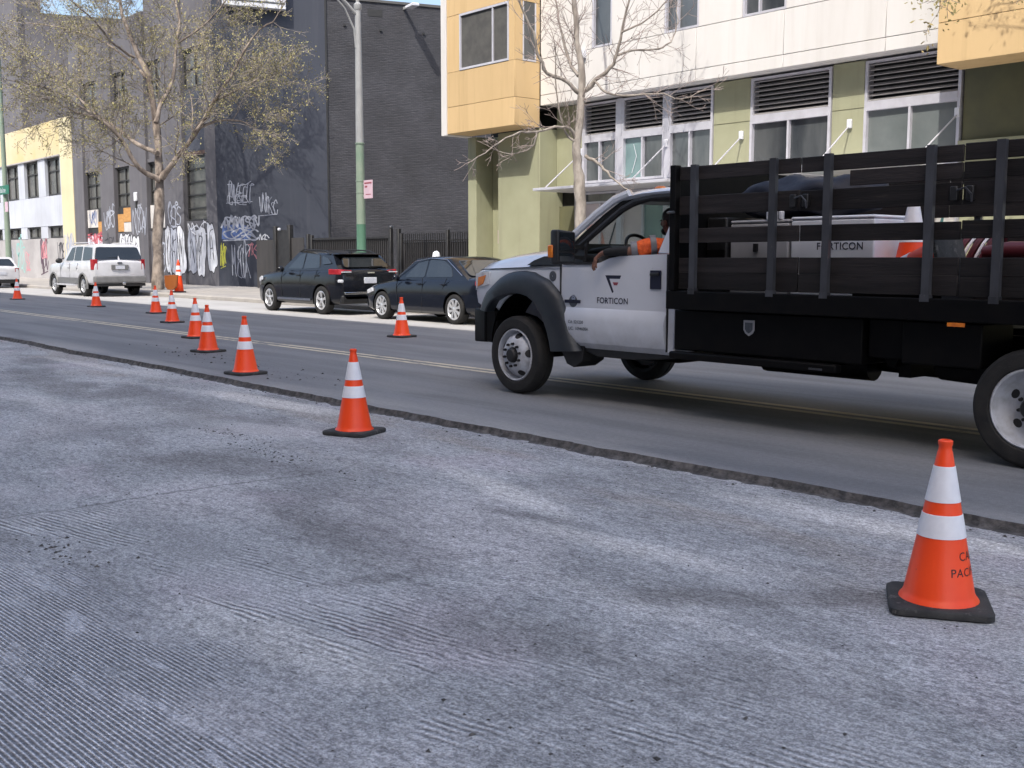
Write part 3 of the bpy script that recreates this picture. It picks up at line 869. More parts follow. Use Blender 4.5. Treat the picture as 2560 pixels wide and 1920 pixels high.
def bay_box(x0, x1, trim_left, win):
    """projecting ochre bay: front at 18.62, back at 19.5"""
    y0 = 18.62
    z0 = 4.82
    core = MB().box(x0 + .04, x1 - .02, y0 + .03, 19.49, z0 + .02, 12.4)
    bx = core.build('bay', M['joint'], apt)
    # cladding: rows between seams
    rows = [(4.82, 5.525), (5.535, 6.455), (7.955, 9.2), (9.21, 12.4)]
    for (a, b_) in rows:
        MB().box(x0 + (.25 if trim_left else 0), x1, y0, y0 + .028, a, b_).build('bay_panel', M['yellow_wall'], bx, bevel=.004, seg=1)
        MB().box(x1 - .018, x1 + .004, y0 + .03, 19.49, a, b_).build('bay_panel', M['yellow_wall'], bx, bevel=.004, seg=1)
        MB().box(x0 + (.25 if trim_left else 0) - .004, x0 + .036, y0 + .03, 19.49, a, b_).build('bay_panel', M['yellow_wall'], bx) if not trim_left else None
    MB().box(x0 + .05, x1 - .03, y0 + .03, 19.48, z0, z0 + .015).build('bay_soffit', M['yellow_wall'], bx)
    if trim_left:
        MB().box(x0, x0 + .246, y0 - .02, 19.49, 4.79, 12.4).build('bay_trim', M['white_wall'], bx)
    if win:
        a, b_ = win
        MB().box(x0 + .254, a - .002, y0, y0 + .028, 6.465, 7.945).build('bay_panel', M['yellow_wall'], bx)
        MB().box(b_ + .002, x1, y0, y0 + .028, 6.465, 7.945).build('bay_panel', M['yellow_wall'], bx)
        framed_window(bx.parent, a, b_, 6.465, 7.945, y0 + .005, [a + .68 * (b_ - a)], M['alu'], M['bldg_glass'], .055, .05, glasses=[M['bay_glass'], M['bldg_glass']])
        # return side: pane between two ochre jambs
        MB().box(x1 - .018, x1 + .004, y0 + .03, 18.90, 6.465, 7.945).build('bay_panel', M['yellow_wall'], bx)
        MB().box(x1 - .018, x1 + .004, 19.36, 19.49, 6.465, 7.945).build('bay_panel', M['yellow_wall'], bx)
        fr = MB()
        for (p, q) in ((18.902, 18.94), (19.32, 19.358)):
            fr.box(x1 - .02, x1 + .012, p, q, 6.467, 7.943)
        fr.box(x1 - .02, x1 + .012, 18.94, 19.32, 6.467, 6.51)
        f = fr.build('return_window', M['alu'], apt)
        MB().box(x1 - .016, x1 - .004, 18.94, 19.32, 6.51, 7.943).build('pane', M['bldg_glass'], f)
    else:
        MB().box(x0, x1, y0, y0 + .028, 6.465, 7.945).build('bay_panel', M['yellow_wall'], bx)
        MB().box(x1 - .018, x1 + .004, y0 + .03, 19.49, 6.465, 7.945).build('bay_panel', M['yellow_wall'], bx)
M['bay_glass'] = pm('pale_bay_glass', (0.16, 0.19, 0.185), (0.11, 0.13, 0.13), 0.7, 0.07, spec=0.8, world_co=True)
bay_box(-24.92, -21.82, True, (-24.10, -22.03))
bay_box(-10.28, -7.0, False, None)

# ground floor: olive piers at two depths
G = M['green_wall']
def pier(x0, x1, y0, z1=5.36, z0=.13, y1=20.34, mat=None):
    return MB().box(x0, x1, y0, y1, z0, z1).build('pier', mat or G, apt, bevel=.008, seg=1)
pier(-24.88, -24.51, 19.5, 4.79)
panel(apt, 'recess_wall', -24.50, -23.55, 20.1, 20.34, .13, 4.81, G)
pier(-23.54, -21.82, 19.5, 4.80)
panel(apt, 'recess_wall', -21.81, -20.72, 20.1, 20.33, 3.15, 5.37, G)
pier(-16.42, -15.40, 20.0)
pier(-13.31, -12.57, 20.0)
MB().box(-10.48, 6, 20.02, 20.34, 3.60, 5.36).build('recess_wall', M['grey_green'], apt, bevel=.008, seg=1)  # olive wall in a darker tone: shade of the right bay painted in
MB().box(-10.50, 6, 19.9, 20.015, 3.50, 3.595).build('ledge', G, apt, bevel=.005, seg=1)
MB().box(-10.48, 6, 20.06, 20.34, .13, 3.49).build('recess_wall', G, apt)
# thin score line on the piers
for a, b_ in ((-16.42, -15.40), (-13.31, -12.57)):
    MB().box(a + .002, b_ - .002, 19.994, 19.999, 4.42, 4.432).build('score_line', M['grey_green'], apt)

slat_cache = {}
def louver_bay(x0, x1, z0=4.53, z1=5.33, n=8):
    fr = MB()
    fr.box(x0, x0 + .06, 19.98, 20.2, z0 - .12, z1)
    fr.box(x1 - .06, x1, 19.98, 20.2, z0 - .12, z1)
    fr.box(x0 + .06, x1 - .06, 19.985, 20.2, z1 - .05, z1)
    fr.box(x0 + .06, x1 - .06, 19.97, 20.2, z0 - .12, z0)
    f = fr.build('louver_frame', M['alu'], apt)
    w = x1 - x0 - .12
    key = round(w, 2)
    if key not in slat_cache:
        mb = MB()
        mb.prism([(-.035, -.014), (-.045, -.002), (.035, .052), (.045, .040)], 'x', 0, w)
        slat_cache[key] = mb.mesh('louver_slat', M['louver'])
    for k in range(n):
        inst(slat_cache[key], 'louver_slat', f, (x0 + .06, 20.06, z0 + .015 + (z1 - .10 - z0) * k / (n - 1)))
    MB().box(x0 + .06, x1 - .06, 20.21, 20.24, z0, z1).build('louver_back', M['dark_void'], f)

def shop_bay(x0, x1, glasses, low=None):
    louver_bay(x0, x1)
    framed_window(apt, x0, x1, 3.32, 4.41, 19.99, [(x0 + x1) / 2 - .02], M['alu'], M['bldg_glass'], .06, .12, 'shop_window', glasses=glasses)
    MB().box(x0, x1, 19.99, 20.2, 3.10, 3.315).build('transom', M['alu'], apt)
GL, TG = M['bldg_glass'], M['teal_glass']
M['pale_glass'] = pm('pale_reflective_glass', (0.17, 0.19, 0.19), (0.12, 0.14, 0.14), 0.8, 0.08, spec=.8, world_co=True)
bays = [(-20.68, -19.46, [GL, GL]), (-19.30, -17.90, [TG, GL]), (-17.76, -16.44, [GL, GL]), (-15.38, -13.33, [GL, GL]), (-12.55, -10.52, [M['pale_glass'], M['pale_glass']])]
for a, b_, gl in bays:
    shop_bay(a, b_, gl)
for a, b_ in ((-19.455, -19.305), (-17.895, -17.765), (-20.72, -20.685)):
    MB().box(a, b_, 19.975, 20.3, .13, 5.35).build('mullion_post', M['alu'], apt)
# street level shop fronts: dark transom light and printed window film
def shop_front(x0, x1, mats):
    framed_window(apt, x0, x1, 2.80, 3.09, 20.02, [], M['alu'], GL, .05, .10, 'transom_light')
    n = len(mats)
    w = (x1 - x0) / n
    fr = MB()
    for k in range(n + 1):
        fr.box(x0 + k * w - .025, x0 + k * w + .025, 20.0, 20.12, .5, 2.795)
    f = fr.build('shop_front', M['alu'], apt)
    MB().box(x0, x1, 20.0, 20.3, .13, .495).build('stall_riser', G, apt)
    for k in range(n):
        MB().box(x0 + k * w + .026, x0 + (k + 1) * w - .026, 20.06, 20.075, .5, 2.795).build('pane', mats[k], f)
    return f
TP, PP = M['teal_poster'], M['pale_poster']
sf1 = shop_front(-20.70, -19.46, [PP, PP])
sf2 = shop_front(-19.30, -17.90, [PP, M['teal_glass']])
sf3 = shop_front(-17.76, -16.44, [TP, TP])
sf4 = shop_front(-15.38, -13.33, [M['white_board'], G, TP])
sf5 = shop_front(-12.55, -10.52, [PP, TP, M['white_board']])
MB().box(-21.80, -21.06, 20.2, 20.33, .13, 2.78).build('entrance_door', M['grey_green'], apt)
MB().box(-21.06, -20.74, 20.05, 20.3, .13, 3.1).build('entrance_jamb', M['left_grey'], apt)
def ribbon(pts, w, mat, parent, name, y, axis='y', taper=True):
    """flat printed or sprayed stroke lying 3 mm proud of a wall at y"""
    mb = MB()
    P = [Vector((p[0], 0, p[1])) for p in pts]
    L_, R_ = [], []
    for i, p in enumerate(P):
        d = (P[min(i + 1, len(P) - 1)] - P[max(i - 1, 0)])
        if d.length < 1e-6: d = Vector((1, 0, 0))
        d.normalize()
        nrm = Vector((-d.z, 0, d.x))
        ww = w * (.55 + .45 * math.sin(PI * min(1, max(0, (i + .6) / len(P))))) if taper else w
        L_.append(p + nrm * ww / 2); R_.append(p - nrm * ww / 2)
    n = len(P)
    V_ = [(q.x, y, q.z) for q in L_] + [(q.x, y, q.z) for q in R_]
    mb.add(V_, [(i, i + 1, n + i + 1, n + i) for i in range(n - 1)])
    return mb.build(name, mat, parent)
# printed leaves and arcs on the window film
for (cx, cz, s, mt, par) in ((-16.9, 1.9, .5, 'dark_teal_print', sf3), (-17.35, 1.55, .45, 'dark_teal_print', sf3), (-10.9, 1.8, .45, 'dark_teal_print', sf5), (-13.7, 1.75, .4, 'dark_teal_print', sf4)):
    ribbon([(cx + .1 * s, cz - s), (cx, cz - .3 * s), (cx - .1 * s, cz + .6 * s)], .03, M[mt], par, 'leaf_print', 20.055)
    for k in range(4):
        zz = cz - .6 * s + k * .32 * s
        sg = 1 if k % 2 else -1
        ribbon([(cx, zz), (cx + sg * .14 * s, zz + .22 * s), (cx + sg * .20 * s, zz + .5 * s)], .07, M[mt], par, 'leaf_print', 20.054)
ribbon([(-20.35 + .38 * math.cos(t * .2), 1.5 + .7 * math.sin(t * .2)) for t in range(16)], .16, M['salmon_print'], sf1, 'arc_print', 20.055)
ribbon([(-19.9, 1.2), (-19.75, 1.8), (-19.55, 2.3)], .06, M['grey_print'], sf1, 'leaf_print', 20.055)
# canopies, brackets and stay rods
def canopy(x0, x1, rods):
    c = MB().box(x0, x1, 18.62, 19.97, 3.10, 3.17).build('canopy', M['alu'], apt, bevel=.01)
    for (xa, xb) in rods:
        MB().box(xa - .05, xa + .05, 19.93, 19.992, 4.04, 4.22).build('rod_bracket', M['white_sign'], apt, bevel=.01)
        MB().cyl((xa, 19.94, 4.08), (xb, 18.72, 3.16), .016, n=8).build('stay_rod', M['alu'], apt, smooth=True)
canopy(-21.1, -16.6, [(-20.75, -20.75), (-17.83, -17.83)])
canopy(-16.35, -13.4, [(-15.60, -15.60)])
canopy(-13.25, -10.6, [(-12.86, -12.86), (-10.56, -10.72)])
# small things on the wall
MB().box(-20.28, -20.08, 19.40, 19.498, 6.35, 6.55).build('wall_vent', M['white_sign'], apt, bevel=.01)
MB().box(-24.25, -23.98, 20.08, 20.098, 1.82, 2.2).build('wall_notice', M['pink_sign'], apt)
MB().box(-24.22, -24.01, 20.074, 20.079, 1.86, 2.02).build('notice_print', M['red_print'], apt)
ribbon([(-23.82, 1.9), (-23.75, 2.15), (-23.85, 2.35), (-23.72, 2.5), (-23.8, 2.7), (-23.7, 2.45), (-23.78, 2.1), (-23.7, 1.9)], .02, M['gf_black'], apt, 'graffiti', 20.095)
ribbon([(-19.0, 3.5), (-18.85, 3.9), (-18.95, 4.2)], .02, M['white_sign'], apt, 'graffiti', 20.04)
# ------------------------------------------------------------------ grey building
grey = thing('grey_building', (0, 0, 0), 0, 'dark grey painted brick building with tall pilasters and graffiti along its base', 'building')
GP, GW = M['grey_pilaster'], M['grey_paint']
MB().box(-64.7, -53.6, 22.5, 40, .1, 13.3).build('front_wall', GW, grey)
P0 = Vector((-46.28, 22.0, 0)); DW = Vector((.315, .949, 0)).normalized(); NW = Vector((DW.y, -DW.x, 0))
def sw(t, z, o=0.0):
    p = P0 + DW * t + NW * o
    return (p.x, p.y, z)
def sidebox(t0, t1, o0, o1, z0, z1):
    mb = MB()
    V_ = [sw(t0, z0, o0), sw(t1, z0, o0), sw(t1, z0, o1), sw(t0, z0, o1), sw(t0, z1, o0), sw(t1, z1, o0), sw(t1, z1, o1), sw(t0, z1, o1)]
    return mb.add(V_, [(0, 3, 2, 1), (4, 5, 6, 7), (0, 1, 5, 4), (1, 2, 6, 5), (2, 3, 7, 6), (3, 0, 4, 7)])
# mass behind facade and side wall
mb = MB()
q0 = sw(.02, 0, -.35); q1 = sw(5.1, 0, -.35)
mb.prism([(-53.59, 22.5), (q0[0] - .2, 22.5), (q1[0], q1[1]), (-53.59, q1[1])], 'z', .1, 16.0)
mb.build('front_wall', GW, grey)
sidebox(.0, 5.06, -.34, 0, .1, 16.0).build('side_wall', GW, grey)
bw = sidebox(5.07, 16, -.45, -.04, .1, 13.18).build('brick_wall', M['brick'], grey)
uv = bw.data.uv_layers.new(name='UVMap')
for lp in bw.data.loops:
    v = bw.data.vertices[lp.vertex_index].co
    uv.data[lp.index].uv = ((v - P0).dot(DW), v.z)
sidebox(5.07, 16, -.47, .02, 13.185, 13.30).build('roof_coping', M['roof_grey'], grey)
sidebox(5.02, 5.10, -.02, .012, .15, 13.2).build('corner_joint', M['window_frame_dark'], grey)
# vent opening and floodlight on the brick
sidebox(7.05, 7.75, -.05, -.03, 12.55, 12.86).build('wall_vent', M['window_frame_dark'], grey)
fl = MB().bar(sw(8.8, 13.02, -.04), sw(8.85, 12.95, 1.15), .10, .12).build('floodlight_arm', M['lamp_grey'], grey)
MB().bar(sw(8.85, 12.95, .55), sw(8.9, 12.9, 1.55), .34, .14).build('floodlight_head', M['white_sign'], grey, bevel=.03)
for (t_, z_) in ((5.9, 12.0), (6.4, 11.2), (9.7, 11.9), (7.6, 11.9)):
    sidebox(t_, t_ + .10, -.04, .03, z_, z_ + .08).build('wall_anchor', M['window_frame_dark'], grey)
# sign box high on the side wall
sg = sidebox(.45, 3.2, .05, .42, 12.42, 14.2).build('sign_box', M['white_sign'], grey, bevel=.02)
sidebox(.5, 3.15, .421, .426, 12.62, 12.70).build('sign_print', M['grey_print'], sg)

bays_x = [(-63.15, -60.60), (-58.60, -56.40), (-54.20, -52.10), (-49.85, -47.40)]
pil = [(-64.75, -63.15), (-60.60, -58.60), (-56.40, -54.20), (-52.10, -49.85), (-47.40, -46.30)]
for (a, b_) in pil:
    zt = 16.0 if a > -53 else 13.5
    MB().box(a, b_, 22.0, 22.49, .13, zt).build('pilaster', GP, grey, bevel=.02, seg=1)
for k, (a, b_) in enumerate(bays_x):
    lowz = 3.13 if k == 3 else 2.75
    winz = lowz if k == 3 else 4.06
    MB().box(a + .004, b_ - .004, 22.12, 22.48, .13, lowz).build('base_wall', GP, grey)
    MB().box(a + .004, b_ - .004, 22.16, 22.48, 6.32, 9.18).build('spandrel', GW if k == 3 else GP, grey)
    MB().box(a + .004, b_ - .004, 22.10, 22.48, 6.16, 6.315).build('lintel', M['rust_lintel'] if k == 3 else GP, grey)
    MB().box(a + .004, b_ - .004, 22.16, 22.48, 11.02, 16.0 if k >= 2 else 13.4).build('spandrel', GP, grey)
    mid = (a + b_) / 2
    nr = 4 if k == 3 else 3
    rws = [winz + (6.15 - winz) * (j + 1) / (nr + (1 if k == 3 else 0)) for j in range(nr if k == 3 else nr - 1)]
    framed_window(grey, a + .01, b_ - .01, winz, 6.15, 22.24, [] if k == 3 else [mid], M['window_frame_dark'], M['old_glass'], .09, .10, rows=rws)
    framed_window(grey, a + .01, b_ - .01, 9.2, 11.0, 22.24, [mid], M['window_frame_dark'], M['old_glass'], .09, .10, rows=[10.1])
    # boarded part under the windows
    if k < 3:
        MB().box(a + .004, b_ - .004, 22.2, 22.3, 2.752, 4.055).build('board_backing', M['window_frame_dark'], grey)
boards = [(-63.10, -61.52, 3.1, 4.08, 'white_board'), (-61.5, -60.65, 2.78, 3.40, 'plywood'), (-58.55, -57.75, 2.8, 3.72, 'plywood'), (-57.73, -56.45, 3.3, 4.03, 'plywood'), (-57.73, -56.5, 2.78, 3.27, 'white_board'), (-54.15, -52.15, 2.9, 4.04, 'white_board')]
for (a, b_, z0, z1, mt) in boards:
    MB().box(a, b_, 22.14, 22.195, z0, z1).build('board', M[mt], grey)
MB().box(-55.7, -55.35, 21.9, 21.995, 4.3, 4.75).build('wall_light', M['white_sign'], grey, bevel=.03)
MB().box(-55.6, -55.45, 21.93, 21.994, 3.95, 4.28).build('wall_light_bracket', M['window_frame_dark'], grey)

# ---- graffiti
def stroke(fn, pts, w, mat, parent, lift, name='graffiti', smooth=True):
    P = [Vector((p[0], p[1])) for p in pts]
    if smooth and len(P) > 2:
        Q = []
        for i in range(len(P) - 1):
            p0 = P[max(i - 1, 0)]; p1 = P[i]; p2 = P[i + 1]; p3 = P[min(i + 2, len(P) - 1)]
            for t in (0, .25, .5, .75):
                Q.append(.5 * ((2 * p1) + (p2 - p0) * t + (2 * p0 - 5 * p1 + 4 * p2 - p3) * t * t + (3 * p1 - p0 - 3 * p2 + p3) * t ** 3))
        Q.append(P[-1]); P = Q
    V_ = []
    for i, p in enumerate(P):
        d = P[min(i + 1, len(P) - 1)] - P[max(i - 1, 0)]
        if d.length < 1e-6: d = Vector((1, 0))
        d.normalize()
        nr = Vector((-d.y, d.x))
        ww = w * random.uniform(.75, 1.15) / 2
        V_.append(fn(p.x + nr.x * ww, p.y + nr.y * ww, lift)); V_.append(fn(p.x - nr.x * ww, p.y - nr.y * ww, lift))
    return V_, [(2 * i, 2 * i + 2, 2 * i + 3, 2 * i + 1) for i in range(len(P) - 1)]

GLYPHS = [[(0, 0), (.15, 1), (.45, .35), (.7, 1.05), (.95, 0)], [(1, .9), (.4, 1.05), (.1, .7), (.85, .35), (.6, -.05), (0, .1)], [(.1, 0), (.05, 1), (.9, .95), (.15, .5), (.95, -.1)],
          [(0, .1), (.4, 1.1), (.95, 0), (.7, .4), (.1, .45)], [(.9, .8), (.5, 1.05), (.05, .6), (.2, .05), (.7, 0), (1, .3)], [(.1, 1), (.1, 0), (.15, .5), (.9, 1.05), (.3, .5), (1, -.1)],
          [(.0, .95), (.95, 1.05), (.5, 1), (.45, -.1)], [(.5, 1.05), (.05, .6), (.45, -.05), (.95, .5), (.5, 1.05), (.3, .8)], [(.95, 1.0), (.1, .95), (.1, .5), (.7, .5), (.1, .48), (.05, 0), (.95, -.02)],
          [(0, 0), (.1, 1.05), (.85, .05), (.95, 1.1)], [(.0, 1.0), (.4, .0), (.95, 1.15)]]
def tag_scrawl(fn, cx, cz, w, h, n, lw, mat, parent, lift=.004):
    """a sprayed word of n hand-drawn letters: one mesh, one part"""
    mb = MB()
    sk = random.uniform(-.15, .35)
    n = max(3, int(n * .8))
    for k in range(n):
        x0 = cx - w / 2 + w * k / n
        lx = w / n * random.uniform(1.2, 2.1)
        lh = h * random.uniform(.75, 1.1)
        z0 = cz - h / 2 + random.uniform(-.08, .12) * h
        gl = random.choice(GLYPHS)
        pts = [(x0 + (p[0] + sk * p[1] + random.uniform(-.16, .16)) * lx, z0 + (p[1] + random.uniform(-.14, .14)) * lh) for p in gl]
        v, f = stroke(fn, pts, lw * .72, mat, parent, lift + .0008 * k)
        mb.add(v, f)
    if random.random() < .6:
        v, f = stroke(fn, [(cx - w * .5, cz - h * .62), (cx, cz - h * .56), (cx + w * .55, cz - h * .5)], lw * .6, mat, parent, lift)
        mb.add(v, f)
    return mb.build('graffiti', mat, parent)

def bubble(fn, cx, cz, w, h, fill, line, parent, lift=.004, seed=0):
    """one fat bubble letter: filled blob, dark outline and inner strokes"""
    rr = random.Random(seed)
    pts = []
    n = 32
    a1, a2, a3 = rr.uniform(0, 6), rr.uniform(0, 6), rr.uniform(0, 6)
    sk = rr.uniform(-.12, .12)
    w *= 1.22
    for k in range(n):
        a = 2 * PI * k / n
        r_ = 1 + .07 * math.sin(3 * a + a1) + .06 * math.sin(5 * a + a2) + .05 * math.sin(7 * a + a3)
        e = 3.4
        ca, sa = math.cos(a), math.sin(a)
        rad = (abs(ca) ** e + abs(sa) ** e) ** (-1 / e)
        pts.append((cx + w / 2 * r_ * rad * ca + sk * h * rad * sa * .5, cz + h / 2 * r_ * rad * sa))
    mb = MB()
    mb.add([fn(p[0], p[1], lift + .0004 * (seed % 7)) for p in pts], [tuple(range(n))])
    mb.build('graffiti', fill, parent)
    v, f = stroke(fn, pts + [pts[0], pts[1]], .06, line, parent, lift + .004)
    mb2 = MB(); mb2.add(v, f)
    for g_i in range(2):
        gl = rr.choice(GLYPHS)
        ip = [(cx + (p[0] - .5) * w * .45, cz + (p[1] - .5) * h * (.5 if g_i == 0 else .75) + rr.uniform(-.1, .1)) for p in gl[:4]]
        v, f = stroke(fn, ip, .045, line, parent, lift + .004)
        mb2.add(v, f)
    mb2.build('graffiti', line, parent)

fr_pil = lambda x, z, l: (x, 22.0 - l, z)
fr_base = lambda x, z, l: (x, 22.12 - l, z)
fside = lambda t, z, l: sw(t, z, l)
gw_, gb_ = M['gf_white'], M['gf_black']
random.seed(21)
# big pale throw-up across pilaster and bay by the corner
for k, (cx, w_, h_, cz) in enumerate(((-51.75, .62, 2.3, 1.75), (-51.05, .8, 2.2, 1.7), (-50.25, .75, 2.3, 1.75))):
    bubble(fr_pil, cx, cz, w_, h_, gw_ if k != 1 else M['gf_pale'], gb_, grey, .004, 10 + k)
for k, (cx, w_, h_, cz) in enumerate(((-49.3, .9, 2.2, 1.75), (-48.35, .9, 2.3, 1.75),)):
    bubble(fr_base, cx, cz, w_, h_, gw_ if k else M['gf_pale'], gb_, grey, .004, 30 + k)
bubble(fr_pil, -46.95, 1.85, .78, 2.2, gw_, gb_, grey, .004, 44)
tag_scrawl(fr_base, -48.7, 2.8, 1.9, .5, 6, .08, gw_, grey, .009)
tag_scrawl(fr_pil, -51.0, 3.5, 1.3, 1.1, 5, .10, M['gf_pale'], grey)
tag_scrawl(fr_pil, -55.3, 3.3, 1.7, 1.2, 8, .09, M['gf_pale'], grey)
tag_scrawl(fr_pil, -59.6, 3.5, 1.6, 1.0, 7, .10, M['gf_pale'], grey)
tag_scrawl(fr_pil, -59.6, 2.1, 1.2, .9, 5, .08, gb_, grey)
for k, cx in enumerate((-58.0, -57.2, -56.7)):
    bubble(fr_base, cx, 1.9, .75, 1.5, gw_, gb_, grey, .004, 60 + k)
bubble(fr_pil, -55.8, 1.6, .8, 1.9, gw_, gb_, grey, .004, 66)
for k, cx in enumerate((-62.6, -61.8, -61.1)):
    bubble(fr_base, cx, 1.95, .8, 1.4, gw_ if k != 1 else M['gf_pink'], M['gf_red'], grey, .004, 70 + k)
tag_scrawl(fr_base, -62.0, 2.55, 2.2, .35, 7, .16, M['gf_red'], grey, .010)
tag_scrawl(fr_base, -53.1, 1.6, 1.6, 1.6, 5, .12, M['gf_pale'], grey)
tag_scrawl(lambda x, z, l: (x, 22.14 - l, z), -62.3, 3.6, .9, .6, 4, .10, M['gf_blue'], grey)
# side wall
tag_scrawl(fside, .95, 4.35, 1.1, .8, 10, .05, M['gf_pale'], grey)
tag_scrawl(fside, .9, 4.0, 1.0, .4, 6, .04, M['gf_pale'], grey)
tag_scrawl(fside, 2.25, 3.75, .75, .7, 8, .05, M['gf_pale'], grey)
mb = MB()
mb.add([fside(p[0], p[1], .004) for p in ((.15, 2.25), (1.3, 2.2), (1.55, 2.5), (1.4, 2.8), (1.0, 2.95), (.6, 2.9), (.2, 2.85))], [tuple(range(7))])
mb.build('graffiti', M['gf_blue'], grey)
tag_scrawl(fside, .95, 3.0, 1.6, .5, 12, .10, M['gf_pale'], grey, .008)
tag_scrawl(fside, .9, 2.5, 1.4, .5, 6, .09, M['gf_pale'], grey, .010)
tag_scrawl(fside, .18, 1.5, .22, .9, 5, .05, M['gf_yellow'], grey, .006)
tag_scrawl(fside, .95, 1.3, .75, 1.4, 8, .045, M['gf_pale'], grey, .006)
tag_scrawl(fside, 1.5, 1.75, .5, .5, 4, .05, M['gf_pink'], grey, .006)
tag_scrawl(fside, 2.0, 2.2, .35, .5, 3, .06, gw_, grey, .006)

# ------------------------------------------------------------------ pale building at the far left
lb = thing('pale_building', (0, 0, 0), 0, 'pale two storey building with yellow top band, yellow pilaster and grid windows', 'building')
MB().box(-100, -64.8, 22.5, 40, .1, 9.4).build('main_wall', M['left_grey'], lb)
MB().box(-100, -66.80, 22.0, 22.49, 7.46, 9.5).build('yellow_band', M['left_gold'], lb, bevel=.01)
MB().box(-66.79, -64.76, 21.97, 22.49, .13, 9.5).build('yellow_pilaster', M['left_yellow'], lb, bevel=.01)
MB().box(-100, -66.80, 21.9, 22.49, 7.38, 7.455).build('string_course', M['left_grey'], lb)
MB().box(-100, -66.80, 22.0, 22.49, 3.34, 5.12).build('white_panel', M['left_white'], lb)
MB().box(-100, -66.80, 22.04, 22.49, .13, 2.60).build('base_wall', M['left_grey'], lb)
wx = [(-77.9, -75.0), (-73.75, -71.0), (-69.7, -66.98), (-82.0, -79.1), (-86.0, -83.2)]
edge = [-66.81]
for (a, b_) in sorted(wx, reverse=True):
    MB().box(b_, edge[-1], 22.0, 22.49, 5.13, 7.375).build('window_pier', M['left_white'], lb)
    MB().box(b_, edge[-1], 22.02, 22.49, 2.61, 3.335).build('window_pier', M['left_white'], lb)
    framed_window(lb, a, b_, 5.14, 7.37, 22.2, [a + (b_ - a) * .52], M['window_frame_dark'], M['old_glass'], .12, .1, rows=[6.6])
    framed_window(lb, a, b_, 2.62, 3.33, 22.2, [a + (b_ - a) * .52], M['window_frame_dark'], M['old_glass'], .10, .1)
    edge.append(a)
MB().box(-100, edge[-1], 22.0, 22.49, 5.13, 7.375).build('window_pier', M['left_white'], lb)
f_lb = lambda x, z, l: (x, 22.04 - l, z)
random.seed(5)
tag_scrawl(f_lb, -70.8, 1.55, 1.3, 1.9, 8, .14, M['gf_dark'], lb)
tag_scrawl(f_lb, -70.6, 2.0, 1.0, 1.0, 6, .16, M['gf_pink'], lb, .012)
tag_scrawl(f_lb, -75.6, 1.6, 1.5, 1.7, 7, .16, M['gf_teal'], lb)
tag_scrawl(f_lb, -74.0, 1.2, .8, 1.0, 4, .09, M['gf_pink'], lb)
tag_scrawl(lambda x, z, l: (x, 21.97 - l, z), -65.8, 1.8, 1.6, 1.8, 9, .14, M['gf_pale'], lb)
tag_scrawl(f_lb, -67.6, 1.9, 1.2, 1.0, 5, .10, M['gf_black'], lb)
tag_scrawl(f_lb, -77.6, 1.5, 1.2, 1.2, 6, .12, M['gf_pale'], lb)

# taller grey block behind it
bb = thing('tall_grey_block', (0, 0, 0), 0, 'tall plain grey block rising behind the budding tree at far left', 'building')
def slab_pts(A, D_, L_, T_):
    D_ = Vector(D_); N_ = Vector((-D_.y, D_.x, 0))
    A = Vector(A)
    return [(A.x, A.y), ((A + D_ * L_).x, (A + D_ * L_).y), ((A + D_ * L_ + N_ * T_).x, (A + D_ * L_ + N_ * T_).y), ((A + N_ * T_).x, (A + N_ * T_).y)]
MB().prism(slab_pts((-82.0, 25, 0), DW, 26, 20), 'z', .1, 18.2).build('side_wall', GP, bb)
MB().box(-102, -82.2, 24.6, 26.2, .1, 24).build('front_tower', GP, bb)
MB().prism(slab_pts((-82.1, 24.95, 0), DW, 26.1, 20.2), 'z', 18.21, 18.5).build('roof_coping', M['roof_grey'], bb)

# unseen block behind the photographer, sized and set to shade the near road
for (nm, x0, x1, h_, lab) in (('shade_block', -50, 24, 48.6, 'tall unseen brick block behind the photographer, sized to shade the road'),):
    o = thing(nm, (0, 0, 0), 0, lab, 'building')
    MB().box(x0, x1, -40, -22.0, -.1, h_).build('wall', M['far_brick'], o)
    MB().box(x0, x1, -22.0, -21.9, h_ - .3, h_ + .02).build('cornice', M['roof_grey'], o)
    wm = MB().box(0, 1.5, -.04, .1, 0, 1.9).mesh('window', M['bldg_glass'])
    nx = int((x1 - max(x0, -40)) / 3.4)
    for i in range(nx):
        for j in range(8):
            inst(wm, 'window', o, (max(x0, -40) + 1 + i * 3.4, -22.03, 1.6 + j * 3.5), (0, 0, 0))

# ------------------------------------------------------------------ yard fence and gate between the buildings
FY = 20.2
FM = M['fence']
fence = thing('picket_fence', (-27.5, FY, .15), 0, 'black steel picket fence closing the yard beside the olive building', 'fence')
pick = MB().box(-.013, .013, -.013, .013, 0, 1.98).mesh('picket', FM)
for k in range(31):
    inst(pick, 'picket', fence, (-1.55 + k * .115, 0, .05))
for z_ in (.25, 1.78):
    MB().box(-1.75, 2.05, .014, .04, z_, z_ + .04).build('rail', FM, fence)
for px, h_ in ((-1.75, 2.05), (.72, 2.12), (2.05, 2.05)):
    MB().box(px - .05, px + .05, -.05, .05, 0, h_).build('post', FM, fence, bevel=.006, seg=1)
MB().box(-1.7, 2.0, .06, .075, .05, 1.75).build('mesh_screen', M['slat_fence'], fence)
gate = thing('sliding_gate', (-32.4, FY, .15), 0, 'dark sliding yard gate with top rail, behind the black parked SUV', 'gate')
for z_ in (.15, 1.90):
    MB().box(-2.45, 2.45, -.03, .03, z_, z_ + .07).build('rail', FM, gate)
MB().box(-2.4, 2.4, .035, .05, .2, 1.92).build('mesh_screen', M['slat_fence'], gate)
for k in range(40):
    inst(pick, 'picket', gate, (-2.4 + k * .123, 0, .0), None, (1, 1, .94))
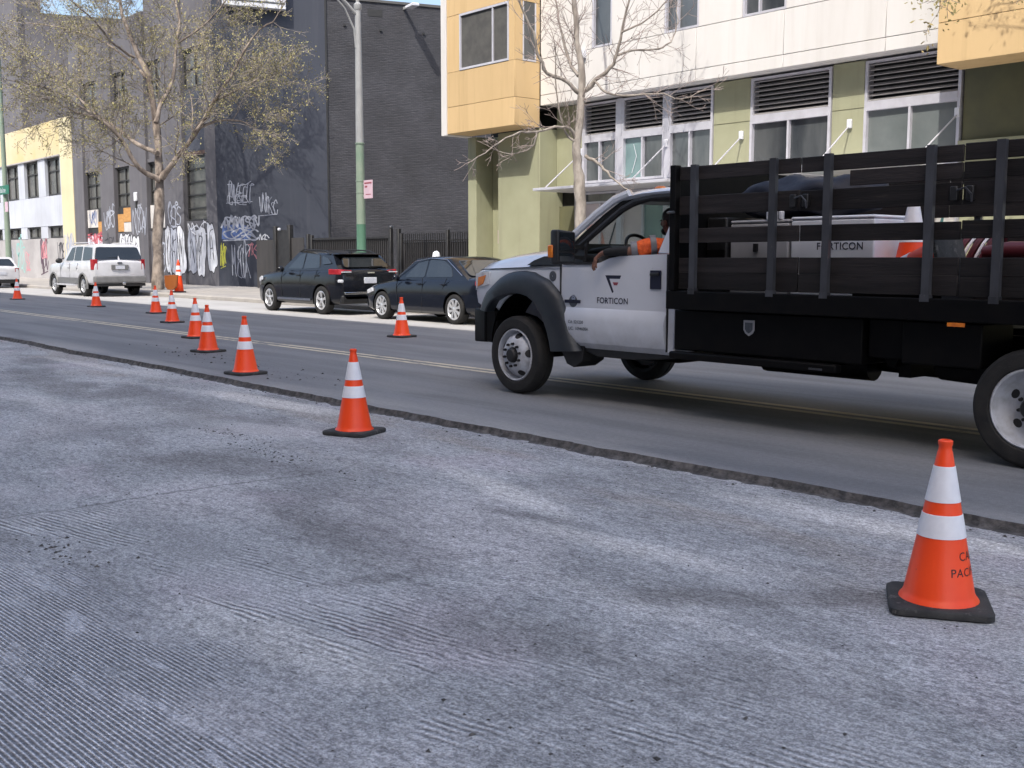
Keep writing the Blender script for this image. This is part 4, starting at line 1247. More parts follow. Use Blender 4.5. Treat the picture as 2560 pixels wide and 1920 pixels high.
for px, h_ in ((-2.75, 2.12), (-2.5, 2.08), (2.55, 2.2), (3.0, 2.2)):
    MB().box(px - .06, px + .06, -.06, .06, 0, h_).build('post', FM, gate, bevel=.008, seg=1)
MB().ball((2.55, 0, 2.24), .075).build('post_cap', M['post_steel'], gate, smooth=True)
pg = thing('pedestrian_gate', (-37.2, FY, .15), 0, 'tall black pedestrian gate frame beside the graffiti covered grey wall', 'gate')
for px, h_ in ((-.35, 2.45), (.72, 2.48)):
    MB().box(px - .09, px + .09, -.09, .09, 0, h_).build('post', FM, pg, bevel=.01, seg=1)
MB().box(-.26, .63, -.02, .02, .1, 2.3).build('gate_leaf', M['fence'], pg)
MB().box(-1.9, -.44, -.03, .03, .1, 1.95).build('side_panel', M['slat_fence'], pg)
MB().box(.81, 1.7, .0, .03, .1, 2.0).build('side_panel', M['slat_fence'], pg)
MB().box(-.02, .06, -.12, -.02, 2.28, 2.38).build('gate_lamp', M['white_sign'], pg, bevel=.02)

# ------------------------------------------------------------------ street lamp with parking sign
lamp = thing('street_lamp', (-26.3, 16.8, .15), 0, 'green and grey street lamp post behind the black parked SUV', 'street lamp')
MB().lathe([(.17, 0), (.17, .35), (.135, .42), (.13, 2.2)], 20, caps=True).build('pole_base', M['lamp_dark_green'], lamp, smooth=True)
MB().lathe([(.128, 2.2), (.113, 4.42)], 20).build('pole', M['lamp_green'], lamp, smooth=True)
MB().lathe([(.112, 4.42), (.080, 8.0), (.078, 8.05)], 20).build('pole', M['lamp_grey'], lamp, smooth=True)
for z_ in (3.05, 3.37, 4.40):
    MB().lathe([(.115, z_), (.13, z_ + .005), (.13, z_ + .035), (.113, z_ + .04)], 20).build('band', M['lamp_green'], lamp, smooth=True)
MB().lathe([(.085, 8.0), (.11, 8.05), (.11, 8.16), (.05, 8.22), (.05, 8.4), (.07, 8.45), (.045, 8.6), (.01, 8.85)], 16).build('finial', M['lamp_grey'], lamp, smooth=True)
MB().tube([(0, 0, 7.85), (-.02, -.35, 8.15), (-.03, -.9, 8.55), (-.04, -1.6, 8.95), (-.05, -2.4, 9.15)], [.045, .045, .042, .04, .04], 10).build('arm', M['lamp_grey'], lamp, smooth=True)
MB().tube([(0, -.08, 7.0), (-.01, -.12, 7.5), (-.02, -.40, 8.0), (-.03, -.95, 8.5)], .026, 8).build('arm_brace', M['lamp_grey'], lamp, smooth=True)
MB().tube([(-.05, -2.3, 9.15), (-.05, -2.6, 9.14), (-.05, -2.95, 9.08)], [.09, .14, .08], 12).build('lamp_head', M['lamp_grey'], lamp, smooth=True)
pl = MB().box(.18, .62, -.01, .0, 2.9, 3.40).build('parking_sign', M['pink_sign'], lamp)
MB().box(.10, .24, .001, .02, 2.96, 2.99).build('sign_bracket', M['lamp_grey'], lamp)
MB().box(.10, .24, .001, .02, 3.30, 3.33).build('sign_bracket', M['lamp_grey'], lamp)
MB().box(.22, .58, -.013, -.0105, 3.30, 3.34).build('sign_print', M['red_print'], pl)
MB().box(.24, .36, -.013, -.0105, 3.20, 3.25).build('sign_print', M['red_print'], pl)
MB().box(.28, .54, -.013, -.0105, 3.0, 3.02).build('sign_print', M['red_print'], pl)

# street name sign at the left edge
sp = thing('street_sign_pole', (-60.2, 17.0, .15), 0, 'grey green pole with green street name plate at left edge', 'street sign')
MB().lathe([(.17, 0), (.14, 2.2), (.115, 6), (.09, 14)], 16, caps=True).build('pole', M['lamp_green'], sp, smooth=True)
npl = MB().box(-.9, 1.25, -.20, -.17, 4.48, 4.93).build('name_plate', M['sign_green'], sp, bevel=.01)
tm = text_mesh('Adeline', .40, M['white_sign'], 1.05)
t_ = inst(tm, 'lettering', npl, (-.55, -.204, 4.57), (PI / 2, 0, 0))
MB().box(.45, .9, -.19, -.16, 3.6, 4.1).build('parking_sign', M['pink_sign'], sp)
# parking meter behind the sedan
pmt = thing('parking_meter', (-22.5, 16.6, .15), 0, 'pale domed parking meter behind the dark sedan', 'parking meter')
MB().cyl((0, 0, 0), (0, 0, 1.15), .03, n=12).build('post', M['lamp_grey'], pmt, smooth=True)
MB().lathe([(.05, 1.12), (.10, 1.18), (.105, 1.30), (.085, 1.39), (.04, 1.43), (.005, 1.44)], 16, caps=True).build('meter_head', M['crate_white'], pmt, smooth=True)
MB().box(-.04, .04, -.108, -.07, 1.2, 1.28).build('meter_screen', M['grey_print'], pmt)
# ------------------------------------------------------------------ traffic cones
def rsq(h, r, n=5):
    pts = []
    for (sx, sy, a0) in ((1, 1, 0), (-1, 1, 90), (-1, -1, 180), (1, -1, 270)):
        for k in range(n + 1):
            a = R(a0 + 90 * k / n)
            pts.append((sx * (h - r) + r * math.cos(a), sy * (h - r) + r * math.sin(a)))
    return pts

def make_cone():
    root = thing('traffic_cone')
    b = MB()
    b.loft([[(x, y, z) for (x, y) in rsq(h, .045)] for (h, z) in ((.194, 0), (.203, .007), (.203, .029), (.194, .037))])
    b.build('base', M['cone_base'], root, smooth=True, ang=50)
    def rad(z): return .146 + (.041 - .146) * (z - .045) / (.603 - .045)
    mb = MB()
    prof = [(.162, .036), (.158, .044), (.149, .054), (rad(.065), .068), (rad(.308), .308), (rad(.455), .455), (rad(.603), .603), (rad(.66), .66),
            (.0275, .668), (.026, .684), (.0295, .694), (.0295, .706), (.025, .711), (.018, .711), (.016, .66)]
    mb.lathe(prof, 32)
    mb.build('cone_body', M['cone'], root, smooth=True, ang=40)
    for (z0, z1) in ((.308, .404), (.455, .603)):
        s = MB().lathe([(rad(z0) + .0005, z0), (rad(z0) + .0028, z0 + .001), (rad(z1) + .0028, z1 - .001), (rad(z1) + .0005, z1)], 32)
        s.build('reflective_band', M['reflect'], root, smooth=True)
    return root, rad
cone0, cone_rad = make_cone()
spots = [
    (-2.25, 4.28, MILL_Z, 33, 'large traffic cone in the right foreground with black stencilled letters'),
    (-7.76, 4.86, MILL_Z, 24, 'traffic cone on the milled surface beside the cut edge, left of the truck wheel'),
    (-12.23, 6.12, 0, 5, 'traffic cone on old asphalt just past the cut edge, third nearest'),
    (-15.52, 7.16, 0, 12, 'traffic cone in front of another, the nearer of the overlapping pair'),
    (-18.38, 8.26, 0, 3, 'traffic cone half hidden, the farther of the overlapping pair on the yellow line'),
    (-23.09, 9.84, 0, 8, 'traffic cone directly below the folded orange sign by the tree'),
    (-27.24, 11.18, 0, 2, 'traffic cone between the white SUV rear bumper and the tree foot'),
    (-31.99, 11.36, 0, 6, 'traffic cone in front of the white SUV rear wheel'),
    (-39.46, 11.35, 0, 4, 'leftmost traffic cone, in front of the white hatchback'),
    (-16.2, 11.17, 0, 10, 'lone traffic cone beside the dark sedan, left of the truck nose'),
]
for i, (x, y, z, rz, lab) in enumerate(spots):
    o = cone0 if i == 0 else copy_tree(cone0)
    o.location = (x, y, z)
    o.rotation_euler = (0, 0, R(rz))
    tag(o, lab, 'traffic cone', 'orange cones closing the lane')
# stencilled letters wrapped on the nearest cone
def wrap_text(txt, size, a0, z0):
    me = text_mesh(txt, size, M['black_print'], 1.1)
    bm = bmesh.new(); bm.from_mesh(me)
    bmesh.ops.subdivide_edges(bm, edges=[e for e in bm.edges if e.calc_length() > .012], cuts=2, use_grid_fill=False)
    for v in bm.verts:
        z = z0 + v.co.y
        r_ = cone_rad(z) + .0012
        a = a0 + v.co.x / r_
        v.co = (r_ * math.cos(a), r_ * math.sin(a), z)
    bm.to_mesh(me); bm.free()
    return me
for (tx, sz, a0, z0) in (('CAL', .050, -22, .222), ('PACIFIC', .048, -42, .158)):
    o = inst(wrap_text(tx, sz, R(a0 - 33), z0), 'lettering', cone0, (0, 0, 0))
# taller cone with folded sign on the pavement by the tree
tc_ = thing('cone_with_sign', (-38.6, 16.75, .15), 0, 'tall cone with a folded brown-orange sign leaning on it by the tree', 'traffic cone')
MB().box(-.2, .2, -.2, .2, 0, .05).build('base', M['cone_base'], tc_, bevel=.02)
MB().lathe([(.17, .05), (.055, 1.05), (.03, 1.15), (.02, 1.2)], 20).build('cone_body', M['cone'], tc_, smooth=True)
for (a, b_) in ((.62, .76), (.84, .98)):
    rr = lambda z: .17 + (.055 - .17) * (z - .05)
    MB().lathe([(rr(a) + .004, a), (rr(b_) + .004, b_)], 20).build('reflective_band', M['reflect'], tc_, smooth=True)
mb = MB()
mb.prism([(-.55, .62), (.62, .66), (.48, .22), (.15, .10), (-.3, .10), (-.52, .22)], 'y', -.32, -.26)
mb.build('folded_sign', M['sign_orange'], tc_, bevel=.015)

# ------------------------------------------------------------------ parked cars
def wheel(parent, x, y, r, w, rim_r, side=-1, spokes=5, rim_mat=None, name='wheel', dish=.02):
    """tyre (part) with rim (sub-part); outer face at y, body extends inward; side=-1: outer face toward -y"""
    s = -side
    prof = [(rim_r, .012), (rim_r + .01, .0), (r - .03, .0), (r - .012, .012), (r, .04), (r, w - .04), (r - .012, w - .012), (r - .03, w), (rim_r, w)]
    tb = MB().lathe([(p[0], s * p[1]) for p in prof], 36, 'y')
    t = tb.build(name, M['rubber'], parent, smooth=True, ang=40, loc=(x, y, r))
    rm = rim_mat or M['alloy']
    d = MB().lathe([(rim_r + .002, s * .010), (rim_r - .012, s * .004), (rim_r - .03, s * .03), (rim_r - .035, s * .11)], 36, 'y')
    hb = rim_r * .26
    d.lathe([(hb, s * .05), (hb, s * .022), (hb * .6, s * .012), (.002, s * .010)], 20, 'y')
    for k in range(spokes):
        a = 2 * PI * k / spokes + .3
        for off in (-.085, .085):
            p0 = Vector((hb * .8 * math.cos(a), s * (.03), hb * .8 * math.sin(a)))
            p1 = Vector(((rim_r - .015) * math.cos(a + off), s * .022, (rim_r - .015) * math.sin(a + off)))
            d.bar(p0, p1, .035, .028, up=(0, 1, 0))
    d.build('rim', rm, t, smooth=True, ang=30)
    q = MB().lathe([(rim_r - .03, s * .10), (.01, s * .10)], 24, 'y')
    q.build('brake_disc', M['black_plastic'], t)
    return t

def car(name, loc, label, W, wb, r, body_mat, st, gh, panes, rear_pane, front_pane, zbelt, zroof, extras, wheel_kw, cat='car', clad=None, arch_r=None, drop=0.0, xsh=0.0):
    """local x runs to the rear, y away from the street, origin under the front near wheel.
    st: body stations (x, zlo, zhi, inset); gh: (xb0, xt0, xt1, xb1, inset_belt, inset_roof)"""
    root = thing(name, loc, 0, label, cat)
    rings = []
    for (x, zl, zh, ins) in st:
        h = zh - zl
        y0, y1 = ins, W - ins
        half = [(y0 + .12, zl), (y0 + .03, zl + .06), (y0 + .012, zl + .22 * h), (y0, zl + .55 * h), (y0 + .012, zl + .78 * h), (y0 + .05, zh - .05), (y0 + .14, zh)]
        ring = [(x, p[0], p[1]) for p in half] + [(x, W / 2, zh + .025)] + [(x, W - p[0], p[1]) for p in reversed(half)]
        rings.append(ring)
    body = MB().loft(rings).build('body', body_mat, root, smooth=True, ang=28)
    b = body.modifiers.new('b', 'BEVEL'); b.width = .03; b.segments = 2; b.limit_method = 'ANGLE'; b.angle_limit = R(38)
    ar = arch_r or r + .055
    cut = MB()
    for x in (0, wb):
        cut.cyl((x, -.2, r), (x, .32, r), ar, n=32)
        cut.cyl((x, W - .32, r), (x, W + .2, r), ar, n=32)
    co = cut.build('cutter', None, root)
    bo = body.modifiers.new('cut', 'BOOLEAN'); bo.operation = 'DIFFERENCE'; bo.object = co; bo.solver = 'EXACT'
    apply_mods(body)
    bpy.data.objects.remove(co)
    body.data.materials.clear(); body.data.materials.append(body_mat)
    body.data.polygons.foreach_set('use_smooth', [True] * len(body.data.polygons))
    body.data.set_sharp_from_angle(angle=R(32))
    xb0, xt0, xt1, xb1, ib, ir = gh
    zb = zbelt - .05
    def rg(z, xa, xb, ins):
        return [(xa + .10, ins + .02, z), (xa, W * .3, z), (xa - .02, W / 2, z), (xa, W * .7, z), (xa + .10, W - ins - .02, z), (xb - .05, W - ins - .02, z), (xb, W * .72, z), (xb + .015, W / 2, z), (xb, W * .28, z), (xb - .05, ins + .02, z)]
    zr = zroof
    def lerp(a, c, t): return a + (c - a) * t
    lv = []
    for t in (0, .5, .93):
        lv.append(rg(lerp(zb, zr, t), lerp(xb0, xt0, t), lerp(xb1, xt1, t), lerp(ib, ir, t)))
    lv.append(rg(zr, xt0 + .12, xt1 - .06, ir + .06))
    lv.append(rg(zr + .02, xt0 + .45, xt1 - .35, ir + .30))
    if drop:
        lv = [[(x, y, z - drop * max(0.0, (x - xt0 - .5) / (xt1 - xt0 - .5)) ** 1.6 * max(0.0, (z - zb) / (zr - zb))) for (x, y, z) in ring] for ring in lv]
    cabin = MB().loft(lv).build('cabin', body_mat, root, smooth=True, ang=40)
    def yside(z): return lerp(ib, ir, (z - zb) / (zr - zb)) + .02
    def rpoly(poly, n=3, k=.12):
        out = []
        m = len(poly)
        for i in range(m):
            p = Vector(poly[i]); a = Vector(poly[i - 1]); c = Vector(poly[(i + 1) % m])
            pa = p + (a - p) * min(.4, k / max((a - p).length, .01)) ; pc = p + (c - p) * min(.4, k / max((c - p).length, .01))
            for j in range(n + 1):
                t = j / n
                out.append(tuple((1 - t) ** 2 * pa + 2 * t * (1 - t) * p + t * t * pc))
        return out
    def clampz(v):
        v = v - math.floor(v)
        return v
    for poly in panes:
        pp = rpoly(poly, 3, .05)
        for sgn in (0, 1):
            mb = MB()
            fr = [(x, yside(z) - .008, z) if not sgn else (x, W - yside(z) + .008, z) for (x, z) in pp]
            bk = [(x, yside(z) + .02, z) if not sgn else (x, W - yside(z) - .02, z) for (x, z) in pp]
            mb.loft([fr, bk])
            mb.build('side_window', M['dark_glass'], cabin)
    def xrear(z): return lerp(xb1, xt1, (z - zb) / (zr - zb))
    def xfront(z): return lerp(xb0, xt0, (z - zb) / (zr - zb))
    for poly, fx, sg, nm in ((rear_pane, xrear, 1, 'rear_window'), (front_pane, xfront, -1, 'windshield')):
        pp = rpoly(poly, 3, .08)
        mb = MB()
        bow = lambda y: .017 * (1 - abs(y - W / 2) / (W / 2)) * 1.3
        mb.loft([[(fx(z) + sg * (.010 + bow(y)), y, z) for (y, z) in pp], [(fx(z) - sg * .03, y, z) for (y, z) in pp]])
        mb.build(nm, M['dark_glass'], cabin)
    for x in (0, wb):
        wheel(root, x, .0, r, .22, **wheel_kw)
        kw = dict(wheel_kw); kw['side'] = 1
        wheel(root, x, W, r, .22, **kw)
        for (ya, yb) in ((.02, .30), (W - .30, W - .02)):
            arch_liner(root, 'wheel_arch', x, r, ar - .006, ya, yb, M['well'], back=(yb if ya < 1 else ya))
    extras(root, body, cabin, W, wb, r, xrear)
    return root

def seam(root, pts, W, y, mat=None):
    for side in (0, 1):
        mb = MB()
        for i in range(len(pts) - 1):
            a, c = pts[i], pts[i + 1]
            yy = y if not side else W - y
            mb.bar((a[0], yy, a[1]), (c[0], yy, c[1]), .012, .008)
        mb.build('door_seam', mat or M['black_plastic'], root)

def mirror_pair(root, W, x, z, mat, s=1.0):
    for side in (0, 1):
        yy = -.10 if not side else W + .10
        mb = MB().ball((x, yy, z), .06 * s, .10 * s, .075 * s)
        mb.build('wing_mirror', mat, root, smooth=True)

# --- black SUV
def ex_bsuv(root, body, cabin, W, wb, r, xr):
    seam(root, [(.72, .42), (.68, .9), (.80, 1.08)], W, .004)
    seam(root, [(1.66, .40), (1.70, 1.10)], W, .000)
    seam(root, [(2.30, .75), (2.55, 1.1)], W, .006)
    for side in (0, 1):
        yy = -.008 if not side else W + .008
        for x in (1.48, 2.42):
            MB().box(x, x + .18, min(yy, yy + .02 * (-1 if side else 1)), max(yy, yy + .02 * (-1 if side else 1)), .95, .985).build('door_handle', M['black_plastic'], root, bevel=.005)
        MB().bar((.5, yy, .36), (2.2, yy, .36), .02, .05).build('sill_trim', M['chrome'], root)
        y2 = .10 if not side else W - .10
        lt = MB()
        sgn = 1 if not side else -1
        # wraparound tail lamp
        lt.loft([[(3.05, y2 - sgn * .078, 1.0), (3.05, y2 - sgn * .078, 1.13), (3.44, y2 - sgn * .035, 1.13), (3.47, y2 - sgn * .01, 1.0)],
                 [(3.10, y2 + sgn * .1, .98), (3.10, y2 + sgn * .1, 1.16), (3.52, y2 + sgn * .30, 1.10), (3.545, y2 + sgn * .30, 1.03)]])
        lt.build('tail_lamp', M['red_lens'], root, bevel=.01)
        MB().box(3.50, 3.57, min(y2 + sgn * .02, y2 + sgn * .26), max(y2 + sgn * .02, y2 + sgn * .26), 1.05, 1.075).build('lamp_strip', M['clear_lens'], root)
        MB().box(3.40, 3.555, min(y2 - sgn * .04, y2 + sgn * .22), max(y2 - sgn * .04, y2 + sgn * .22), .80, .88).build('reflector', M['clear_lens'], root, bevel=.02)
    MB().box(3.54, 3.585, .16, W - .16, .52, .57).build('bumper_chrome', M['chrome'], root, bevel=.01)
    MB().box(3.38, 3.56, .10, W - .10, .28, .50).build('bumper_lower', M['black_plastic'], root, bevel=.04)
    MB().box(3.565, 3.60, W / 2 - .20, W / 2 + .16, .78, .93).build('licence_plate', M['plate'], root, bevel=.01)
    MB().box(3.55, 3.59, W / 2 - .1, W / 2 + .1, 1.03, 1.06).build('emblem', M['chrome'], root)
    MB().box(2.90, 3.20, .24, W - .24, 1.485, 1.515).build('roof_spoiler', body.data.materials[0], root, bevel=.015)
    MB().bar((3.44, W / 2 + .05, 1.185), (3.40, W / 2 + .45, 1.20), .03, .03).build('wiper', M['black_plastic'], root)
    for side in (.26, W - .26):
        MB().tube([(1.3, side, 1.58), (1.5, side, 1.625), (2.5, side, 1.585), (2.8, side, 1.50)], .018, 6).build('roof_rail', M['black_plastic'], root, smooth=True)
    MB().prism([(2.55, 1.55), (2.7, 1.54), (2.68, 1.61)], 'y', W / 2 - .02, W / 2 + .02).build('aerial', M['black_plastic'], root)
    MB().bar((-.55, .04, .82), (-.35, .0, .88), .04, .10).build('headlamp', M['clear_lens'], root)
    mirror_pair(root, W, .88, 1.12, body.data.materials[0])
st = [(-.86, .30, .72, .26), (-.80, .24, .86, .14), (-.62, .22, .95, .06), (-.3, .22, 1.01, .015), (.3, .22, 1.06, .0), (.75, .24, 1.09, .0), (1.8, .24, 1.11, -.01), (2.7, .24, 1.12, -.005), (3.1, .26, 1.13, .02), (3.42, .28, 1.13, .06), (3.53, .32, 1.08, .10), (3.56, .40, .98, .12)]
car('parked_suv', (-26.60, 14.05, .006), 'black SUV with chrome bumper strip parked below the lamp post', 1.84, 2.69, .355, M['black_paint'], st,
    (.42, 1.25, 2.98, 3.50, .06, .22),
    [[(.92, 1.13), (1.40, 1.49), (1.66, 1.525), (1.66, 1.13)], [(1.73, 1.13), (1.73, 1.525), (2.36, 1.485), (2.50, 1.16)], [(2.60, 1.24), (2.50, 1.465), (2.80, 1.40), (3.02, 1.27)]],
    [(.26, 1.18), (.36, 1.43), (1.48, 1.43), (1.58, 1.18)], [(.2, 1.14), (.32, 1.54), (1.52, 1.54), (1.64, 1.14)], 1.11, 1.59, ex_bsuv,
    dict(rim_r=.235, spokes=5), 'car', drop=.10)
# --- dark sedan
def ex_sed(root, body, cabin, W, wb, r, xr):
    seam(root, [(.66, .36), (.62, .78), (.72, .95)], W, .002)
    seam(root, [(1.60, .34), (1.64, .97)], W, -.002)
    seam(root, [(2.28, .62), (2.52, .97)], W, .004)
    for side in (0, 1):
        yy = -.014 if not side else W + .014
        for x in (1.42, 2.30):
            MB().bar((x, yy, .84), (x + .18, yy, .845), .02, .03).build('door_handle', body.data.materials[0], root, bevel=.006)
        MB().bar((-.62, .06 if not side else W - .06, .62), (-.38, .02 if not side else W - .02, .68), .05, .09).build('headlamp', M['clear_lens'], root)
        sgn = 1 if not side else -1
        y2 = .06 if not side else W - .06
        MB().loft([[(3.42, y2, .78), (3.42, y2, .92), (3.75, y2 + sgn * .06, .91), (3.75, y2 + sgn * .06, .80)], [(3.5, y2 + sgn * .2, .78), (3.5, y2 + sgn * .2, .92), (3.79, y2 + sgn * .36, .91), (3.79, y2 + sgn * .36, .80)]]).build('tail_lamp', M['red_lens'], root)
    MB().box(3.76, 3.80, W / 2 - .18, W / 2 + .18, .58, .72).build('licence_plate', M['plate'], root, bevel=.01)
    mirror_pair(root, W, .78, .97, body.data.materials[0], .95)
    tr = MB()
    tr.tube([(.62, .075, .99), (1.15, .16, 1.33), (1.7, .20, 1.40), (2.3, .19, 1.37), (2.95, .09, 1.03)], .008, 6)
    tr.build('window_trim', M['chrome'], cabin, smooth=True)
st = [(-.84, .28, .58, .24), (-.78, .22, .68, .12), (-.58, .20, .76, .05), (-.2, .19, .84, .012), (.4, .19, .91, .0), (.8, .19, .94, .0), (1.8, .19, .96, -.012), (2.7, .2, .97, -.006), (3.2, .22, .98, .02), (3.6, .26, .98, .06), (3.76, .32, .94, .10), (3.78, .42, .88, .12)]
car('parked_sedan', (-21.20, 14.05, .006), 'dark navy sedan with silver rims parked behind the truck nose', 1.83, 2.75, .32, M['navy_paint'], st,
    (.35, 1.12, 2.35, 3.25, .05, .22),
    [[(.86, .97), (1.24, 1.31), (1.60, 1.37), (1.60, .985)], [(1.66, .985), (1.66, 1.37), (2.16, 1.35), (2.50, 1.20), (2.62, 1.0)]],
    [(.22, 1.03), (.36, 1.36), (1.48, 1.36), (1.62, 1.03)], [(.18, 1.0), (.34, 1.37), (1.50, 1.37), (1.66, 1.0)], .97, 1.42, ex_sed,
    dict(rim_r=.225, spokes=8), 'car')
# --- white SUV
def ex_wsuv(root, body, cabin, W, wb, r, xr):
    seam(root, [(.80, .5), (.78, 1.2)], W, .0)
    seam(root, [(1.82, .5), (1.84, 1.22)], W, -.004)
    seam(root, [(2.52, .95), (2.75, 1.22)], W, -.002)
    for side in (0, 1):
        yy = -.012 if not side else W + .012
        for x in (1.58, 2.5):
            MB().bar((x, yy, 1.06), (x + .2, yy, 1.06), .02, .04).build('door_handle', body.data.materials[0], root)
        sgn = 1 if not side else -1
        y2 = .02 if not side else W - .02
        MB().loft([[(4.02, y2 - sgn * .02, .98), (4.02, y2 - sgn * .02, 1.36), (4.20, y2 + sgn * .02, 1.36), (4.20, y2 + sgn * .02, .98)],
                   [(4.06, y2 + sgn * .1, .98), (4.06, y2 + sgn * .1, 1.36), (4.235, y2 + sgn * .17, 1.36), (4.235, y2 + sgn * .17, .98)]]).build('tail_lamp', M['red_lens'], root, bevel=.01)
        MB().bar((.55, yy, .42), (2.55, yy, .42), .16, .06).build('running_board', M['suv_white'], root)
        MB().bar((.45, yy + sgn * .012, .58), (2.7, yy + sgn * .012, .58), .03, .20).build('cladding', M['suv_grey'], root)
        # grey arch lips
        for x in (0, wb):
            pts = [(x + (r + .075) * math.cos(a), yy + sgn * .006, r + (r + .075) * math.sin(a)) for a in [R(-12 + 204 * k / 14) for k in range(15)]]
            mb = MB()
            mb.tube(pts, .04, 6)
            mb.build('arch_lip', M['suv_grey'], root, smooth=True)
    MB().box(4.10, 4.34, .04, W - .04, .50, .76).build('rear_bumper', M['suv_grey'], root, bevel=.05, seg=3)
    MB().box(4.2, 4.30, .08, W - .08, .38, .49).build('bumper_lower', M['black_plastic'], root)
    MB().box(4.29, 4.40, W / 2 + .03, W / 2 + .15, .44, .52).build('tow_ball', M['chrome'], root, bevel=.02)
    MB().box(4.235, 4.27, W / 2 - .32, W / 2 + .32, .98, 1.16).build('plate_recess', M['suv_grey'], root, bevel=.02)
    MB().box(4.272, 4.285, W / 2 - .17, W / 2 + .17, 1.0, 1.13).build('licence_plate', M['plate'], root)
    MB().box(4.235, 4.262, W / 2 - .09, W / 2 + .09, 1.20, 1.26).build('emblem', M['grey_print'], root, bevel=.02)
    MB().bar((4.12, .3, 1.39), (4.14, .95, 1.42), .02, .02).build('wiper', M['black_plastic'], root)
    for side in (.28, W - .28):
        MB().tube([(1.5, side, 1.90), (1.7, side, 1.965), (3.6, side, 1.965), (3.8, side, 1.90)], .02, 6).build('roof_rail', M['suv_white'], root, smooth=True)
    mirror_pair(root, W, .98, 1.30, M['black_plastic'], 1.3)
st = [(-.92, .45, 1.0, .20), (-.86, .38, 1.12, .10), (-.6, .36, 1.18, .03), (-.2, .36, 1.21, .0), (.6, .38, 1.24, .0), (1.0, .40, 1.26, -.005), (2.4, .40, 1.27, -.01), (3.5, .42, 1.28, .0), (4.0, .45, 1.29, .02), (4.18, .50, 1.29, .05), (4.23, .55, 1.25, .07)]
car('parked_suv', (-44.02, 14.05, .006), 'white full size SUV with grey arches parked left of the tree', 1.98, 3.2, .385, M['suv_white'], st,
    (.72, 1.45, 3.95, 4.19, .05, .20),
    [[(1.22, 1.31), (1.66, 1.78), (2.02, 1.82), (2.02, 1.31)], [(2.10, 1.31), (2.10, 1.82), (2.82, 1.82), (2.86, 1.31)], [(2.98, 1.31), (2.94, 1.81), (3.80, 1.78), (3.96, 1.33)]],
    [(.12, 1.34), (.24, 1.80), (1.74, 1.80), (1.86, 1.34)], [(.16, 1.32), (.3, 1.82), (1.68, 1.82), (1.82, 1.32)], 1.27, 1.90, ex_wsuv,
    dict(rim_r=.24, spokes=6), 'car', arch_r=.44)
# --- white hatchback cut by the left edge
def ex_hatch(root, body, cabin, W, wb, r, xr):
    seam(root, [(1.60, .34), (1.64, .97)], W, .0)
    for side in (0, 1):
        sgn = 1 if not side else -1
        y2 = .04 if not side else W - .04
        MB().loft([[(3.25, y2, .74), (3.25, y2, .93), (3.50, y2 + sgn * .05, .93), (3.50, y2 + sgn * .05, .76)], [(3.3, y2 + sgn * .2, .74), (3.3, y2 + sgn * .2, .93), (3.56, y2 + sgn * .26, .93), (3.56, y2 + sgn * .26, .76)]]).build('tail_lamp', M['red_lens'], root)
    MB().box(3.53, 3.575, W / 2 - .22, W / 2 + .22, .62, .76).build('licence_plate', M['plate'], root, bevel=.01)
    MB().box(3.36, 3.56, .12, W - .12, .24, .42).build('bumper_lower', M['black_plastic'], root, bevel=.03)
    mirror_pair(root, W, .78, .99, M['suv_white'], .95)
st = [(-.84, .28, .60, .22), (-.76, .22, .70, .10), (-.5, .20, .82, .04), (.3, .19, .92, .0), (.8, .19, .95, .0), (1.8, .19, .97, -.01), (2.7, .2, .98, .0), (3.2, .22, .99, .03), (3.48, .26, .97, .08), (3.55, .34, .90, .11)]
car('parked_hatchback', (-57.95, 14.1, .006), 'small white hatchback cut off by the left picture edge', 1.80, 2.66, .32, M['suv_white'], st,
    (.35, 1.12, 2.75, 3.35, .05, .20),
    [[(.86, 1.0), (1.26, 1.33), (1.62, 1.38), (1.62, 1.0)], [(1.68, 1.0), (1.68, 1.38), (2.3, 1.36), (2.7, 1.05)]],
    [(.2, 1.04), (.32, 1.36), (1.48, 1.36), (1.60, 1.04)], [(.18, 1.0), (.34, 1.38), (1.46, 1.38), (1.62, 1.0)], .98, 1.45, ex_hatch,
    dict(rim_r=.22, spokes=5), 'car')
# ------------------------------------------------------------------ stake-bed truck
TX, TY = -8.63, 7.36
truck = thing('stake_truck', (TX, TY, 0.002), 0, 'white cab work truck with a black wooden stake bed and logo on its door', 'truck')
WP, BP, BS, IN = M['white_paint'], M['black_plastic'], M['black_steel'], M['interior']
CW = 2.16   # overall width between tyre faces
def yfar(y): return CW - y

# nose: fenders and hood in one lofted shell, wheel openings cut out
def nose_ring(x, zl, zb, zc, ins):
    a = .085 + ins
    half = [(a + .10, zl), (a + .02, zl + .06), (a, zl + .16), (a, zb - .10), (a + .015, zb - .015), (a + .05, zb + .01), (a + .16, zb + (zc - zb) * .55), (a + .38, zb + (zc - zb) * .90)]
    return [(x, p[0], p[1]) for p in half] + [(x, CW / 2, zc)] + [(x, CW - p[0], p[1]) for p in reversed(half)]
rings = [nose_ring(-.86, .88, 1.20, 1.26, .16), nose_ring(-.82, .86, 1.25, 1.34, .08), nose_ring(-.70, .85, 1.28, 1.41, .025), nose_ring(-.5, .84, 1.295, 1.45, .0), nose_ring(-.2, .78, 1.31, 1.485, .0),
         nose_ring(.2, .56, 1.325, 1.52, .0), nose_ring(.45, .56, 1.335, 1.545, .0), nose_ring(.622, .56, 1.34, 1.555, .0)]
nose = MB().loft(rings).build('hood', WP, truck, smooth=True, ang=30)
cut = MB()
cut.cyl((.08, -.3, .50), (.08, .50, .50), .575, n=40)
cut.cyl((.08, CW - .5, .50), (.08, CW + .3, .50), .575, n=40)
co = cut.build('cutter', None, truck)
